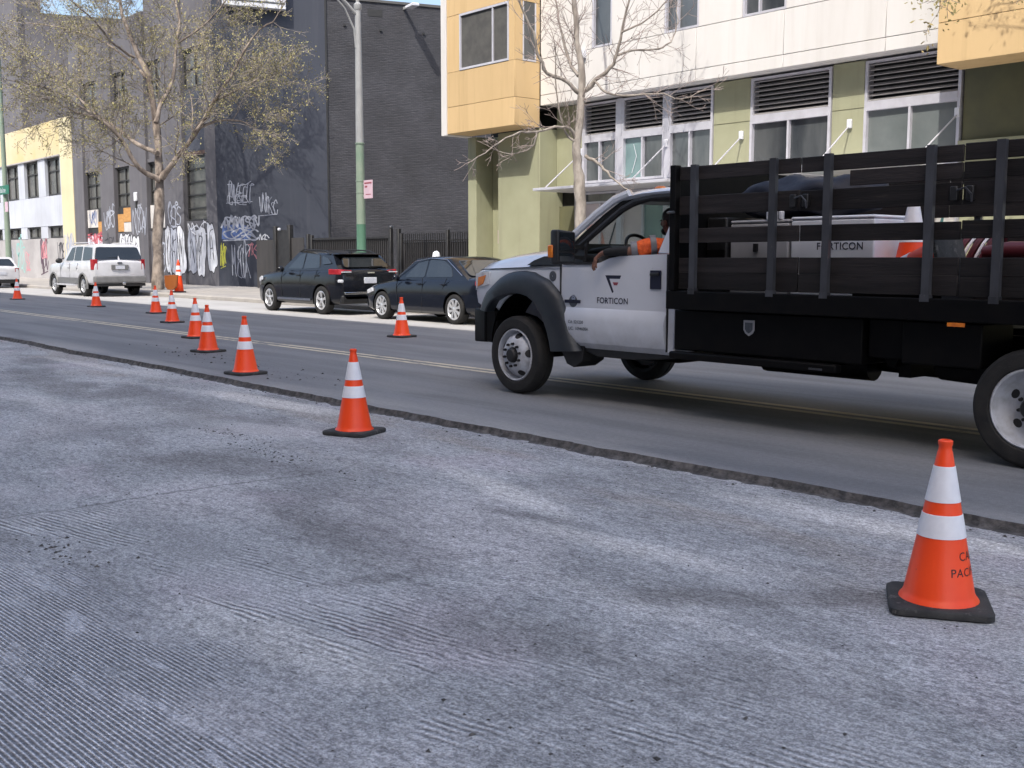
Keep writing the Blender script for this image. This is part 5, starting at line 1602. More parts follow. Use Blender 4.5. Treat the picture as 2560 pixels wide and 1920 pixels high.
bo = nose.modifiers.new('cut', 'BOOLEAN'); bo.object = co; bo.solver = 'EXACT'
apply_mods(nose); bpy.data.objects.remove(co)
nose.data.materials.clear(); nose.data.materials.append(WP)
nose.data.polygons.foreach_set('use_smooth', [True] * len(nose.data.polygons)); nose.data.set_sharp_from_angle(angle=R(30))
for (ya, yb) in ((.10, .52), (CW - .52, CW - .10)):
    arch_liner(truck, 'wheel_well', .08, .50, .566, ya, yb, M['well'], a0=0, a1=180, back=(ya if ya > 1 else yb))
# hood crease line and seam
for s in (0, 1):
    y = .083 if not s else CW - .083
    MB().bar((-.66, y + (.02 if not s else -.02), 1.285), (.62, y, 1.327), .012, .012).build('fender_seam', M['grey_print'], truck)

def resample(pts, n):
    P = [Vector(p) for p in pts]
    d = [0]
    for i in range(1, len(P)): d.append(d[-1] + (P[i] - P[i - 1]).length)
    out = []
    for k in range(n):
        t = d[-1] * k / (n - 1)
        i = max(j for j in range(len(d)) if d[j] <= t + 1e-9)
        i = min(i, len(P) - 2)
        u = (t - d[i]) / (d[i + 1] - d[i])
        out.append(P[i] + (P[i + 1] - P[i]) * u)
    return out
fo = resample([(-.60, .86), (-.58, .92), (-.50, 1.06), (-.29, 1.21), (-.12, 1.265), (.05, 1.28), (.23, 1.265), (.46, 1.19), (.63, 1.06), (.73, .88), (.81, .68), (.92, .50)], 28)
fi = resample([(-.44, .84), (-.42, .88), (-.35, .95), (-.22, 1.01), (-.05, 1.045), (.10, 1.045), (.22, 1.02), (.33, .96), (.45, .82), (.52, .68), (.56, .57), (.58, .48)], 28)
for s in (0, 1):
    rg_ = []
    for a, c in zip(fo, fi):
        def m_(t): return a + (c - a) * t
        pts = [(m_(0), .10), (m_(.02), .062), (m_(.18), .010), (m_(.45), -.014), (m_(.92), -.026), (m_(1.0), -.016), (m_(1.0), .10), (m_(.7), .10)]
        rg_.append([(p.x, y if not s else CW - y, p.y) for (p, y) in pts])
    MB().loft(rg_).build('fender_flare', M['flare'], truck, smooth=True, ang=40)
    MB().loft([[(c.x, y if not s else CW - y, c.y) for c in fi] for y in (.0995, .50)], caps=False, closed=False).build('arch_liner', M['well'], truck)

# door (near side carries the lettering); far door the same shape
def door_ring(x, top, s):
    pts = [(.30, .53), (.120, .53), (.070, .585), (.040, .68), (.036, .80), (.046, .86), (.080, .925), (.082, 1.0), (.082, 1.18), (.086, 1.30), (.100, top), (.20, top), (.22, 1.2), (.26, .7)]
    return [(x, p[0] if not s else CW - p[0], p[1]) for p in pts]
doors = []
for s in (0, 1):
    rr = [door_ring(x, t, s) for (x, t) in ((.63, 1.345), (1.06, 1.35), (1.16, 1.365), (1.28, 1.405), (1.42, 1.425), (1.7, 1.435), (2.03, 1.445))]
    d_ = MB().loft(rr).build('door', WP, truck, smooth=True, ang=24)
    doors.append(d_)
door = doors[0]
for s in (0, 1):
    y0 = .094 if not s else CW - .094
    # dark belt moulding where the sill drops
    MB().bar((.66, y0, 1.353), (1.10, y0, 1.358), .03, .025).build('belt_moulding', BP, doors[s])
    sg = -1 if not s else 1
    MB().box(1.825, 1.96, min(y0 - .012 * -sg, y0 + sg * .024), max(y0 - .012 * -sg, y0 + sg * .024), 1.125, 1.297).build('handle_recess', M['navy'], doors[s], bevel=.03, seg=3)
    MB().bar((1.84, y0 + sg * .035, 1.26), (1.945, y0 + sg * .035, 1.262), .022, .03).build('door_handle', BP, doors[s], bevel=.008)
    # shut lines
    for (xa, za, xb, zb) in ((.627, .80, .627, 1.335), (2.034, .56, 2.034, 1.44)):
        yy = .079 if not s else CW - .079
        MB().bar((xa, yy, za), (xb, yy, zb), .014, .014).build('door_seam', BP, doors[s])
# rear corner panel, pillar and back wall
def yg(z): return .10 + (.31 - .10) * max(0, z - 1.44) / .56
for s in (0, 1):
    f_ = (lambda y: y) if not s else (lambda y: CW - y)
    lo = [(2.04, .55), (2.125, .55), (2.125, 1.445), (2.04, 1.445)]
    ys = {.55: .085, 1.445: .088}
    MB().loft([[(x, f_(.078 if z < 1 else .088), z) for (x, z) in lo], [(x, f_(.2), z) for (x, z) in lo]]).build('cab_corner', WP, truck, bevel=.01)
    po = [(1.885, 1.447), (2.125, 1.447), (2.125, 2.02), (2.005, 2.02)]
    MB().loft([[(x, f_(yg(z) - .002), z) for (x, z) in po], [(x, f_(yg(z) + .07), z) for (x, z) in po]]).build('rear_pillar', WP, truck, bevel=.012)
    # door window frame (dark) and front pillar (white)
    fr = [(.70, 1.40), (.80, 1.50), (1.05, 1.70), (1.27, 1.865), (1.42, 1.935), (1.62, 1.965), (2.0, 1.975)]
    MB().tube([(x, f_(yg(z) + .015), z) for (x, z) in fr], [.030, .030, .032, .034, .032, .028, .026], 8).build('window_frame', BP, truck, smooth=True)
    pi_ = [(.60, 1.515), (.74, 1.64), (.98, 1.835), (1.17, 1.965), (1.32, 2.02)]
    MB().tube([(x, f_(.115 + .20 * (x - .6) / .7), z) for (x, z) in pi_], [.040, .040, .040, .042, .04], 8).build('front_pillar', WP, truck, smooth=True)
    MB().tube([(x + .06, f_(.20 + .20 * (x - .6) / .7), z - .045) for (x, z) in pi_], .055, 8).build('pillar_trim', IN, truck, smooth=True)
    sail = [(.63, 1.35), (.93, 1.365), (.93, 1.56), (.80, 1.49), (.66, 1.41)]
    MB().loft([[(x, f_(yg(z) - .004), z) for (x, z) in sail], [(x, f_(yg(z) + .03), z) for (x, z) in sail]]).build('mirror_sail', BP, truck)
MB().box(2.085, 2.12, .201, CW - .201, .56, 1.44).build('back_wall', WP, truck)
MB().box(2.085, 2.12, .39, CW - .39, 1.441, 2.01).build('back_wall', IN, truck)
MB().box(.62, 2.09, .26, CW - .26, .56, .62).build('cab_floor', IN, truck)
# roof
def roof_ring(x, zs, zc, yi):
    return [(x, yi, zs - .03), (x, yi - .025, zs), (x, yi + .03, zs + .035), (x, yi + .25, zc - .012), (x, CW / 2, zc), (x, CW - yi - .25, zc - .012), (x, CW - yi - .03, zs + .035), (x, CW - yi + .025, zs), (x, CW - yi, zs - .03), (x, CW / 2, zs - .02)]
MB().loft([roof_ring(1.17, 1.955, 1.985, .335), roof_ring(1.30, 1.99, 2.035, .33), roof_ring(1.5, 2.01, 2.075, .32), roof_ring(1.8, 2.02, 2.09, .315), roof_ring(2.06, 2.02, 2.085, .315), roof_ring(2.125, 2.01, 2.06, .33)]).build('cab_roof', WP, truck, smooth=True, ang=35)
MB().box(1.3, 2.08, .36, CW - .36, 1.955, 1.975).build('headliner', M['seat'], truck)
for y in (.62, .86, 1.08, 1.30, 1.54):
    MB().ball((1.44, y, 2.075), .075, .035, .022, 10, 6).build('marker_lamp', M['amber'], truck, smooth=True)
# windshield, cowl, dash
MB().loft([[(.60, .20, 1.53), (1.19, .36, 1.975), (1.19, CW - .36, 1.975), (.60, CW - .20, 1.53)], [(.612, .20, 1.522), (1.202, .36, 1.967), (1.202, CW - .36, 1.967), (.612, CW - .20, 1.522)]]).build('windshield', M['glass'], truck)
MB().prism([(.40, 1.53), (.64, 1.55), (.66, 1.40), (.62, 1.2), (.40, 1.2)], 'y', .22, CW - .22).build('cowl', BP, truck)
for s in (0, 1):
    f_ = (lambda y: y) if not s else (lambda y: CW - y)
    vt = [(.10, 1.335), (.62, 1.345), (.62, 1.43), (.34, 1.425), (.2, 1.385)]
    MB().loft([[(x, f_(.092 + .25 * max(0, z - 1.345)), z) for (x, z) in vt], [(x, f_(.2), z) for (x, z) in vt]]).build('cowl_vent', BP, truck)
MB().loft([[(.66, .24, z) for z in (.9,)] + [(.66, .24, 1.45), (.95, .24, 1.44), (1.06, .24, 1.36), (1.02, .24, 1.05), (.9, .24, .9)],
           [(.66, CW - .24, .9), (.66, CW - .24, 1.45), (.95, CW - .24, 1.44), (1.06, CW - .24, 1.36), (1.02, CW - .24, 1.05), (.9, CW - .24, .9)]]).build('dashboard', IN, truck, bevel=.03)
MB().prism([(.66, 1.455), (1.0, 1.455), (1.09, 1.50), (1.0, 1.53), (.75, 1.50)], 'y', .36, .80).build('gauge_cowl', IN, truck, bevel=.02)
# steering wheel
sw_c = Vector((1.27, .56, 1.47)); ax = Vector((.83, 0, .56)).normalized(); e1 = Vector((0, 1, 0)); e2 = ax.cross(e1)
MB().tube([sw_c + (e1 * math.cos(2 * PI * k / 28) + e2 * math.sin(2 * PI * k / 28)) * .195 for k in range(29)], .017, 8, caps=False).build('steering_wheel', BP, truck, smooth=True)
sp_ = MB()
for a in (0, 180, 270):
    sp_.bar(sw_c, sw_c + (e1 * math.cos(R(a)) + e2 * math.sin(R(a))) * .19, .035, .02)
sp_.ball(sw_c, .06, .08, .06)
sp_.cyl(sw_c, sw_c - ax * .35, .03, n=10)
sp_.build('steering_column', BP, truck)
# bench seat
for y0 in (.34, 1.12):
    MB().box(1.35, 1.86, y0, y0 + .68, .78, .93).build('seat_cushion', M['seat'], truck, bevel=.05, seg=3)
    MB().prism([(1.82, .9), (2.0, .9), (2.06, 1.55), (1.93, 1.55)], 'y', y0 + .02, y0 + .66).build('seat_back', M['seat'], truck, bevel=.04, seg=3)
    MB().box(1.95, 2.06, y0 + .2, y0 + .48, 1.58, 1.78).build('headrest', M['seat'], truck, bevel=.04, seg=3)
# far side: closed window, grab handle on the far pillar; inside mirror
gp = [(.84, 1.42), (1.27, 1.82), (1.45, 1.92), (1.98, 1.95), (1.88, 1.45)]
MB().loft([[(x, CW - yg(z) - .004, z) for (x, z) in gp], [(x, CW - yg(z) - .010, z) for (x, z) in gp]]).build('side_window', M['glass'], truck)
MB().tube([(1.00, CW - .42, 1.66), (1.05, CW - .47, 1.60), (1.13, CW - .48, 1.62), (1.22, CW - .47, 1.71), (1.27, CW - .46, 1.77), (1.28, CW - .42, 1.83)], .02, 8).build('grab_handle', IN, truck, smooth=True)
MB().box(1.30, 1.33, .98, 1.22, 1.80, 1.87).build('inside_mirror', BP, truck, bevel=.015)
MB().bar((1.31, 1.1, 1.86), (1.25, 1.1, 1.96), .02, .02).build('mirror_stem', BP, truck)
# towing mirrors
for s in (0, 1):
    f_ = (lambda y: y) if not s else (lambda y: CW - y)
    y0, y1 = sorted((f_(-.37), f_(-.13)))
    mh = MB().loft([[(.93, y0 + .03, 1.39), (.93, y1 - .03, 1.39), (.93, y1 - .03, 1.64), (.93, y0 + .03, 1.66)], [(.97, y0, 1.35), (.97, y1, 1.35), (.97, y1, 1.655), (.97, y0, 1.675)], [(1.06, y0, 1.35), (1.06, y1, 1.35), (1.06, y1, 1.655), (1.06, y0, 1.675)]]).build('tow_mirror', BP, truck, bevel=.02, seg=3)
    MB().box(1.061, 1.066, y0 + .025, y1 - .025, 1.48, 1.645).build('mirror_glass', M['dark_glass'], mh)
    MB().box(1.061, 1.066, y0 + .025, y1 - .025, 1.375, 1.455).build('mirror_glass', M['dark_glass'], mh)
    ya, yb = sorted((f_(-.385), f_(-.345)))
    MB().box(.935, 1.0, ya, yb, 1.41, 1.53).build('turn_lens', M['amber'], mh, bevel=.012)
    for z in (1.42, 1.52):
        MB().bar((.95, f_(-.14), z), (.88, f_(.13), z - .01), .05, .035).build('mirror_arm', BP, mh)
# front end
for s in (0, 1):
    f_ = (lambda y: y) if not s else (lambda y: CW - y)
    hl = [(-.86, .25), (-.84, .17), (-.76, .115), (-.60, .082), (-.50, .080)]
    rgs = []
    for i, (x, y) in enumerate(hl):
        zt = 1.20 + .02 * i - (.02 if i == 4 else 0); zb = 1.04 + .022 * i
        rgs.append([(x, f_(y - .006), zb), (x, f_(y - .006), zt), (x + .01, f_(y + .05), zt), (x + .01, f_(y + .05), zb)])
    MB().loft(rgs).build('headlight', M['clear_lens'], truck, smooth=True, ang=40)
    am = [(x, f_(y - .010), z) for (x, y, z) in ((-.72, .10, 1.10), (-.70, .097, 1.20), (-.55, .078, 1.225), (-.60, .080, 1.13))]
    MB().loft([am, [(p[0], p[1] + (.02 if not s else -.02), p[2]) for p in am]]).build('turn_lamp', M['amber'], truck)
bz = [(-.98, .62, .50, .82), (-.95, .30, .49, .85), (-.86, .16, .49, .86), (-.60, .10, .50, .85)]
prof = []
MB().loft([[(x, y, zl), (x, y, zh), (x + .12, y + .12, zh), (x + .12, y + .12, zl)] for (x, y, zl, zh) in reversed(bz)] + [[(x, CW - y, zl), (x, CW - y, zh), (x + .12, CW - y - .12, zh), (x + .12, CW - y - .12, zl)] for (x, y, zl, zh) in bz]).build('front_bumper', BS, truck, bevel=.02)
for s in (0, 1):
    ya, yb = (.115, .55) if not s else (CW - .55, CW - .115)
    MB().box(-.64, -.43, ya, yb, .50, .86).build('valance', BS, truck, bevel=.02)
MB().box(-.90, -.84, .42, CW - .42, .92, 1.24).build('grille', M['chrome'], truck, bevel=.02)
for k in range(3):
    MB().box(-.915, -.895, .46, CW - .46, .95 + .095 * k, 1.01 + .095 * k).build('grille_slot', BP, truck)
# lettering and emblems on the near door
YD = .076
def decal(poly, mat, name='emblem', y=None, par=None):
    yy = YD if y is None else y
    return MB().loft([[(p[0], yy, p[1]) for p in poly], [(p[0], yy + .003, p[1]) for p in poly]]).build(name, mat, par or door)
decal([(1.245, 1.245), (1.452, 1.245), (1.438, 1.213), (1.300, 1.213), (1.358, 1.088), (1.338, 1.078)], M['navy'], y=.0815)
decal([(1.348, 1.180), (1.418, 1.180), (1.404, 1.152), (1.362, 1.152)], M['red_print'], y=.0795)
tm = text_mesh('FORTICON', .080, M['navy'], 1.04, bold=.0012)
inst(tm, 'lettering', door, (1.135, .0785, .978), (PI / 2, 0, 0))
for (tx, x, z, sz) in (('CA', .785, .772, .044), ('521220', .865, .772, .044), ('LIC.', .79, .708, .044), ('1094600A', .885, .708, .044)):
    inst(text_mesh(tx, sz, M['grey_print'], 1.0, bold=.0008), 'lettering', door, (x, .031, z), (PI / 2, 0, 0))
bd = MB().lathe([(.005, -.006), (.055, -.006), (.06, .0)], 20, 'y', (.805, .081, .985)); bd.build('emblem', M['grey_print'], door, smooth=True)
decal([(.69, 1.0), (.92, 1.0), (.915, .968), (.695, .968)], M['navy'], y=.070)
MB().lathe([(.005, -.002), (.03, -.002)], 16, 'y', (.82, .072, 1.02)).build('emblem', M['chrome'], door)
MB().lathe([(.005, -.004), (.048, -.004), (.052, 0)], 20, 'y', (.505, .083, 1.228)).build('emblem', M['grey_print'], truck, smooth=True)

# wheels
lug_mesh = {sg_: MB().cyl((0, sg_ * .017, 0), (0, -sg_ * .017, 0), .0145, .012, 6).mesh('lug_nut', BP) for sg_ in (-1, 1)}
def truck_wheel(x, y, side, deep=False):
    s = -side
    r, w = .405, .225
    prof = [(.272, .02), (.285, .004), (.31, .0), (.372, .006), (.388, .018), (.400, .035), (.405, .055), (.405, .105), (.396, .110), (.396, .118), (.405, .123), (.405, w - .055), (.388, w - .018), (.31, w), (.272, w - .02)]
    t = MB().lathe([(p[0], s * p[1]) for p in prof], 48, 'y').build('wheel', M['rubber'], truck, smooth=True, ang=25, loc=(x, y, r))
    if not deep:
        rp = [(.274, .018), (.264, .006), (.254, .010), (.249, .080), (.241, .088), (.228, .068), (.198, .026), (.166, -.004), (.150, -.014), (.085, -.018), (.078, .0)]
        fz, lugr, hubp = -.018, .118, [(.078, -.005), (.072, -.042), (.058, -.056), (.002, -.058)]
    else:
        rp = [(.274, .018), (.262, .006), (.252, .012), (.246, .050), (.228, .075), (.212, .115), (.195, .128), (.155, .130), (.085, .130), (.08, .14)]
        fz, lugr, hubp = .130, .118, [(.078, .14), (.072, .03), (.058, .005), (.002, .003)]
    MB().lathe([(p[0], s * p[1]) for p in rp], 48, 'y').build('rim', M['steel_rim'], t, smooth=True, ang=50)
    MB().lathe([(p[0], s * p[1]) for p in hubp], 24, 'y').build('hub', BP, t, smooth=True)
    for k in range(10):
        a = 2 * PI * k / 10 + .2
        inst(lug_mesh[s], 'lug_nut', t, (lugr * math.cos(a), s * (fz - .013), lugr * math.sin(a)))
    for k in range(5 if not deep else 5):
        a = 2 * PI * k / 5 + .12
        hr = .206 if not deep else .172
        fc = s * ((.020 if not deep else .127))
        pts = []
        for j in range(12):
            b = 2 * PI * j / 12
            rr = hr + .026 * math.cos(b); aa = a + .20 * math.sin(b)
            yy = s * ((.026 + (rr - .198) * 1.36) - .005) if not deep else s * .1265
            pts.append((rr * math.cos(aa), yy, rr * math.sin(aa)))
        MB().loft([pts, [(p[0] * .97, p[1] + s * .006, p[2] * .97) for p in pts]]).build('hand_hole', IN, t)
    MB().lathe([(.24, s * .15), (.01, s * .15)], 24, 'y').build('brake_drum', BP, t)
    return t
truck_wheel(0, 0, -1); truck_wheel(0, CW, 1)
WB = 5.37
for (y, sd) in ((-.08, -1), (CW + .08, 1)):
    truck_wheel(WB, y, sd, True)
for (y, sd) in ((.19, -1), (CW - .19, 1)):
    truck_wheel(WB, y, sd, True)
# chassis
for y in (.62, 1.46):
    MB().box(-.7, 7.4, y, y + .08, .62, .84).build('frame_rail', BS, truck)
MB().cyl((0, .3, .42), (0, CW - .3, .42), .07, n=12).build('front_axle', BS, truck)
MB().cyl((WB, .3, .42), (WB, CW - .3, .42), .08, n=12).build('rear_axle', BS, truck)
MB().ball((WB - .15, CW / 2, .42), .24, .22, .21).build('differential', BS, truck, smooth=True)
MB().cyl((1.8, CW / 2, .55), (WB - .3, CW / 2, .45), .05, n=10).build('driveshaft', BS, truck)
MB().box(.1, 1.6, .75, 1.42, .38, .85).build('engine_sump', BS, truck, bevel=.06)
MB().prism([(.58, .55), (.95, .55), (.92, .40), (.80, .33), (.70, .36)], 'y', .10, .40).build('mud_guard', BP, truck)
MB().prism([(.92, .545), (2.10, .53), (2.10, .50), (1.6, .455), (1.1, .455), (.93, .50)], 'y', .12, .30).build('running_board', BP, truck, bevel=.01)
MB().prism([(4.42, .62), (4.48, .50), (4.95, .48), (5.0, .62)], 'y', .35, .75).build('spare_hanger', BS, truck, bevel=.03)
MB().prism([(4.05, .66), (4.12, .66), (4.17, .585), (4.22, .585), (4.26, .66), (4.42, .66), (4.42, .95), (4.05, .95)], 'y', .2, .4).build('air_tank_bracket', BS, truck)
MB().cyl((2.5, .95, .50), (3.6, .95, .50), .13, n=14).build('shade_muffler', BS, truck, smooth=True)  # added with the crossmembers below to darken the space under the bed
for x_ in (2.4, 3.3, 4.2, 4.8, 6.2):
    MB().box(x_, x_ + .1, .3, CW - .3, .50, .68).build('shade_crossmember', BS, truck)
MB().box(3.0, 4.4, 1.6, 2.1, .50, .92).build('fuel_tank', BS, truck, bevel=.05)
# bed
YN, YF = -.10, CW + .10
MB().box(2.20, 7.40, YN + .02, YF - .02, .99, 1.10).build('bed_deck', BS, truck)
for y in (YN - .02, YF - .04):
    MB().box(2.19, 7.42, y, y + .06, .965, 1.125).build('side_rail', BS, truck, bevel=.008)
MB().box(2.19, 4.06, .0, .50, .60, .955).build('tool_box', BS, truck, bevel=.012)
MB().box(2.19, 3.88, -.07, .02, .525, .59).build('step_rail', BS, truck, bevel=.012)
MB().box(4.40, 5.0, -.02, .45, .64, .955).build('tool_box', BS, truck, bevel=.012)
MB().box(4.08, 4.38, .05, .45, .66, .955).build('tool_box', BS, truck, bevel=.012)
MB().box(4.80, 4.925, YN - .03, YN - .0205, .935, .962).build('side_marker', M['amber'], truck)
MB().box(3.68, 3.80, YN - .026, YN - .0205, .545, .56).build('edge_scuff', M['post_steel'], truck)
# shield badge on the tool box
sh = [(2.955, .895), (3.065, .895), (3.065, .815), (3.045, .785), (3.01, .765), (2.975, .785), (2.955, .815)]
o = MB().loft([[(x, -.008, z) for (x, z) in sh], [(x, -.001, z) for (x, z) in sh]]).build('shield_badge', M['crate_grey'], truck)
sh2 = [(3.01 + (x - 3.01) * .68, .835 + (z - .835) * .68) for (x, z) in sh]
MB().loft([[(x, -.012, z) for (x, z) in sh2], [(x, -.0085, z) for (x, z) in sh2]]).build('badge_field', M['grey_print'], o)
# stake racks on both sides: posts outside, boards inside
post_x = [2.475, 3.285, 3.785, 4.615, 5.115, 5.95, 6.45, 7.3]
pm_ = MB().box(-.030, .030, -.020, .020, 0, 1.07)
post_mesh = pm_.mesh('rack_post', M['post_steel'])
rows = [(2.07, 2.185), (1.945, 2.058), (1.775, 1.932), (1.54, 1.665), (1.284, 1.412), (1.137, 1.282)]
secs = [(2.295, 3.515), (3.527, 4.833), (4.845, 6.10), (6.112, 7.38)]
random.seed(3)
for sd, yb, yo in ((0, YN + .03, YN + .002), (1, YF - .03, YF - .002)):
    for x in post_x:
        inst(post_mesh, 'rack_post', truck, (x, yo, 1.122))
        MB().box(x - .036, x + .036, min(yo - .025, yo + .025), max(yo - .025, yo + .025), 1.10, 1.15).build('stake_pocket', M['post_steel'], truck)
    for i, (a, b_) in enumerate(secs):
        for j, (z0, z1) in enumerate(rows):
            xa, xb = a, b_
            if j == 1 and i == 0: continue
            if j == 1 and i == 1: xa = 3.955
            dz = random.uniform(-.005, .005)
            tl = random.uniform(-.004, .004)
            y0, y1 = yb - .008, yb + .017
            yv = random.uniform(-.003, .003)
            mb = MB()
            mb.add([(xa, y0 + yv, z0 + dz), (xb, y0 + yv, z0 + dz + tl), (xb, y1 + yv, z0 + dz + tl), (xa, y1 + yv, z0 + dz), (xa, y0 + yv, z1 + dz), (xb, y0 + yv, z1 + dz + tl), (xb, y1 + yv, z1 + dz + tl), (xa, y1 + yv, z1 + dz)],
                   [(0, 3, 2, 1), (4, 5, 6, 7), (0, 1, 5, 4), (1, 2, 6, 5), (2, 3, 7, 6), (3, 0, 4, 7)])
            mb.build('rack_board', M['slat_wood'], truck, bevel=.004, seg=1)
    for x in (3.521, 4.839, 6.106):
        for dx in (-.075, .04):
            MB().box(x + dx, x + dx + .055, yo - .014 if not sd else yo - .02, yo + .02 if not sd else yo + .014, 1.80, 1.90).build('latch', BP, truck, bevel=.008)
        MB().tube([(x - .02, yo - .02 if not sd else yo + .02, 1.87), (x + .05, yo - .035 if not sd else yo + .035, 1.885), (x + .09, yo - .03 if not sd else yo + .03, 1.84), (x + .09, yo - .02 if not sd else yo + .02, 1.79)], .008, 6).build('latch_hook', M['post_steel'], truck, smooth=True)
    MB().box(2.225, 2.29, min(yo - .03, yo + .04), max(yo - .03, yo + .04), 1.126, 2.20).build('corner_post', BS, truck, bevel=.006)
MB().box(2.23, 2.27, YN + .05, YF - .05, 1.126, 2.19).build('bulkhead', BS, truck)
MB().tube([(2.18, -.10, 1.80), (2.24, -.14, 1.80), (2.30, -.15, 1.80)], .012, 6).build('latch_hook', M['post_steel'], truck, smooth=True)
# ------------------------------------------------------------------ load on the truck bed
def tloc(x, y, z=1.102): return (TX + x, TY + y, z)
jb = thing('job_box', tloc(2.53, .33), 0, 'light grey metal job box on the truck bed, nearest the cab', 'box')
MB().box(0, .60, 0, .52, .0, .60).build('box_body', M['crate_grey'], jb, bevel=.012)
MB().box(-.003, .603, -.003, .523, .602, .63).build('lid', M['crate_grey'], jb, bevel=.012)
MB().box(.26, .30, -.022, -.0, .36, .43).build('lock', BP, jb)
wb_ = thing('job_box', tloc(3.16, .33), 0, 'white job box on the truck bed lettered with the company name', 'box')
MB().box(0, .77, 0, .52, .0, .615).build('box_body', M['crate_white'], wb_, bevel=.012)
MB().box(-.003, .773, -.003, .523, .617, .645).build('lid', M['crate_white'], wb_, bevel=.012)
inst(text_mesh('FORTICON', .082, M['navy'], 1.05, bold=.001), 'lettering', wb_, (.25, -.003, .375), (PI / 2, 0, 0))
bc = thing('crate', tloc(2.29, .30), 0, 'black crate pressed against the truck headboard', 'crate')
MB().box(0, .22, 0, .55, 0, .66).build('crate_body', BP, bc, bevel=.015)
for k in range(3):
    MB().box(.015, .205, -.012, .0, .12 + .18 * k, .20 + .18 * k).build('crate_rib', M['black_steel'], bc)
tp = thing('tarp_bundle', tloc(2.40, .30, 1.75), 0, 'dark blue tarpaulin bundle lying on the job boxes', 'tarp')
rs3 = np.random.RandomState(8)
rg_ = []
ph3 = rs3.rand(6) * 6
for i in range(22):
    x = .06 + i * .066
    e_ = math.sin(PI * (i + .6) / 22.2) ** .35
    ring = []
    for k in range(20):
        a = 2 * PI * k / 20
        r_ = e_ * (1 + .10 * math.sin(3 * a + 1.1 * i * .5 + ph3[0]) + .07 * math.sin(5 * a - .8 * i + ph3[1]) + .02 * rs3.randn())
        ring.append((x, .30 + .25 * r_ * math.cos(a), max(.004, .16 + .185 * r_ * math.sin(a))))
    rg_.append(ring)
MB().loft(rg_).build('tarp', M['dark_blue'], tp, smooth=True, ang=70)
for k, (x, h_) in enumerate(((2.93, .10), (2.99, .12), (3.05, .09))):
    bt = thing('bottle', tloc(x, .335 + .004 * k, 1.733), 0, ('left bottle of the three on the grey job box', 'tallest middle bottle on the grey job box', 'right shortest bottle on the grey job box')[k], 'bottle', 'white bottles on the job box')
    MB().lathe([(.022, 0), (.024, .01), (.024, h_ * .65), (.012, h_ * .8), (.012, h_)], 12, caps=True).build('bottle_body', M['white_sign'], bt, smooth=True)
    MB().lathe([(.014, h_), (.014, h_ + .018)], 12, caps=True).build('cap', M['navy'], bt, smooth=True)
db = thing('tool_case', tloc(3.42, 1.0), 0, 'dark tool case behind the orange cones in the truck bed', 'case')
MB().box(0, .26, 0, .4, 0, .60).build('case_body', M['black_plastic'], db, bevel=.02)
MB().tube([(.06, .2, .60), (.06, .2, .65), (.20, .2, .65), (.20, .2, .60)], .012, 6).build('handle', M['black_plastic'], db, smooth=True)
# planks with two cones on them
pk_ = thing('plank_stack', tloc(3.95, .02), 0, 'low stack of dark planks under the cones in the truck bed', 'planks')
for k in range(3):
    MB().box(.01 * k, .72 - .012 * k, .0, .78, .04 * k + .001, .04 * k + .039).build('plank', M['slat_wood'], pk_)
for (x, y, z, ry, rz, lab) in ((4.62, .24, 1.432, R(-104), 0, 'orange cone lying on its side in the truck bed'), (4.12, .56, 1.223, 0, R(20), 'orange cone standing upright behind the lying cone in the truck bed')):
    c = copy_tree(cone0)
    for ch_ in list(c.children):
        if ch_.name.startswith('lettering'): bpy.data.objects.remove(ch_)
    c.location = tloc(x, y, z)
    c.rotation_euler = (0, ry, rz)
    tag(c, lab, 'traffic cone', 'cones carried on the truck')
hs = thing('hose_coil', tloc(4.34, .82), 0, 'maroon and white striped hose coil standing in the truck bed', 'hose')
mb = MB(); mb2 = MB()
for k in range(5):
    cx = .0 + .052 * k
    ring = [(cx + .10 * math.cos(2 * PI * j / 24), .10 + .24 * math.sin(2 * PI * j / 24) * .6, .25 + .25 * math.cos(2 * PI * j / 24)) for j in range(25)]
    (mb if k % 2 == 0 else mb2).tube(ring, .025 if k % 2 == 0 else .012, 7, caps=False)
mb.build('hose', M['maroon'], hs, smooth=True)
mb2.build('stripe_hose', M['reflect'], hs, smooth=True)
bg = thing('folded_sign_roll', tloc(4.74, .47, 1.102), 0, 'rolled maroon road sign lying on stacked boards in the truck bed', 'sign roll')
MB().box(-.05, .70, 0, .4, 0, .28).build('support_board', M['slat_wood'], bg)
MB().tube([(-.1, .2, .35), (.1, .2, .365), (.4, .22, .36), (.75, .2, .35)], [.045, .065, .065, .05], 12).build('roll', M['maroon'], bg, smooth=True)

# ------------------------------------------------------------------ driver
def skinmesh(name, verts, edges, mat, parent, sub=2):
    me = bpy.data.meshes.new(name)
    me.from_pydata([v[:3] for v in verts], edges, [])
    o = bpy.data.objects.new(name, me)
    COL.objects.link(o)
    sk = o.modifiers.new('skin', 'SKIN')
    sk.use_smooth_shade = True
    sk.branch_smoothing = .6
    for i, v in enumerate(verts):
        r_ = v[3]
        me.skin_vertices[0].data[i].radius = (r_, r_) if not hasattr(r_, '__len__') else r_
        me.skin_vertices[0].data[i].use_root = (i == 0)
    ss = o.modifiers.new('sub', 'SUBSURF'); ss.levels = sub; ss.render_levels = sub
    apply_mods(o)
    o.data.materials.clear(); o.data.materials.append(mat)
    o.data.polygons.foreach_set('use_smooth', [True] * len(o.data.polygons))
    o.parent = parent
    return o
drv = thing('person', tloc(1.72, .57, .93), 0, 'driver in orange hi-vis shirt resting a bare hand outside the truck window', 'person')
def L(x, y, z): return (x - 1.72, y - .57, z - .93)
def ch(*pts): return [(*L(p[0], p[1], p[2]), p[3]) for p in pts]
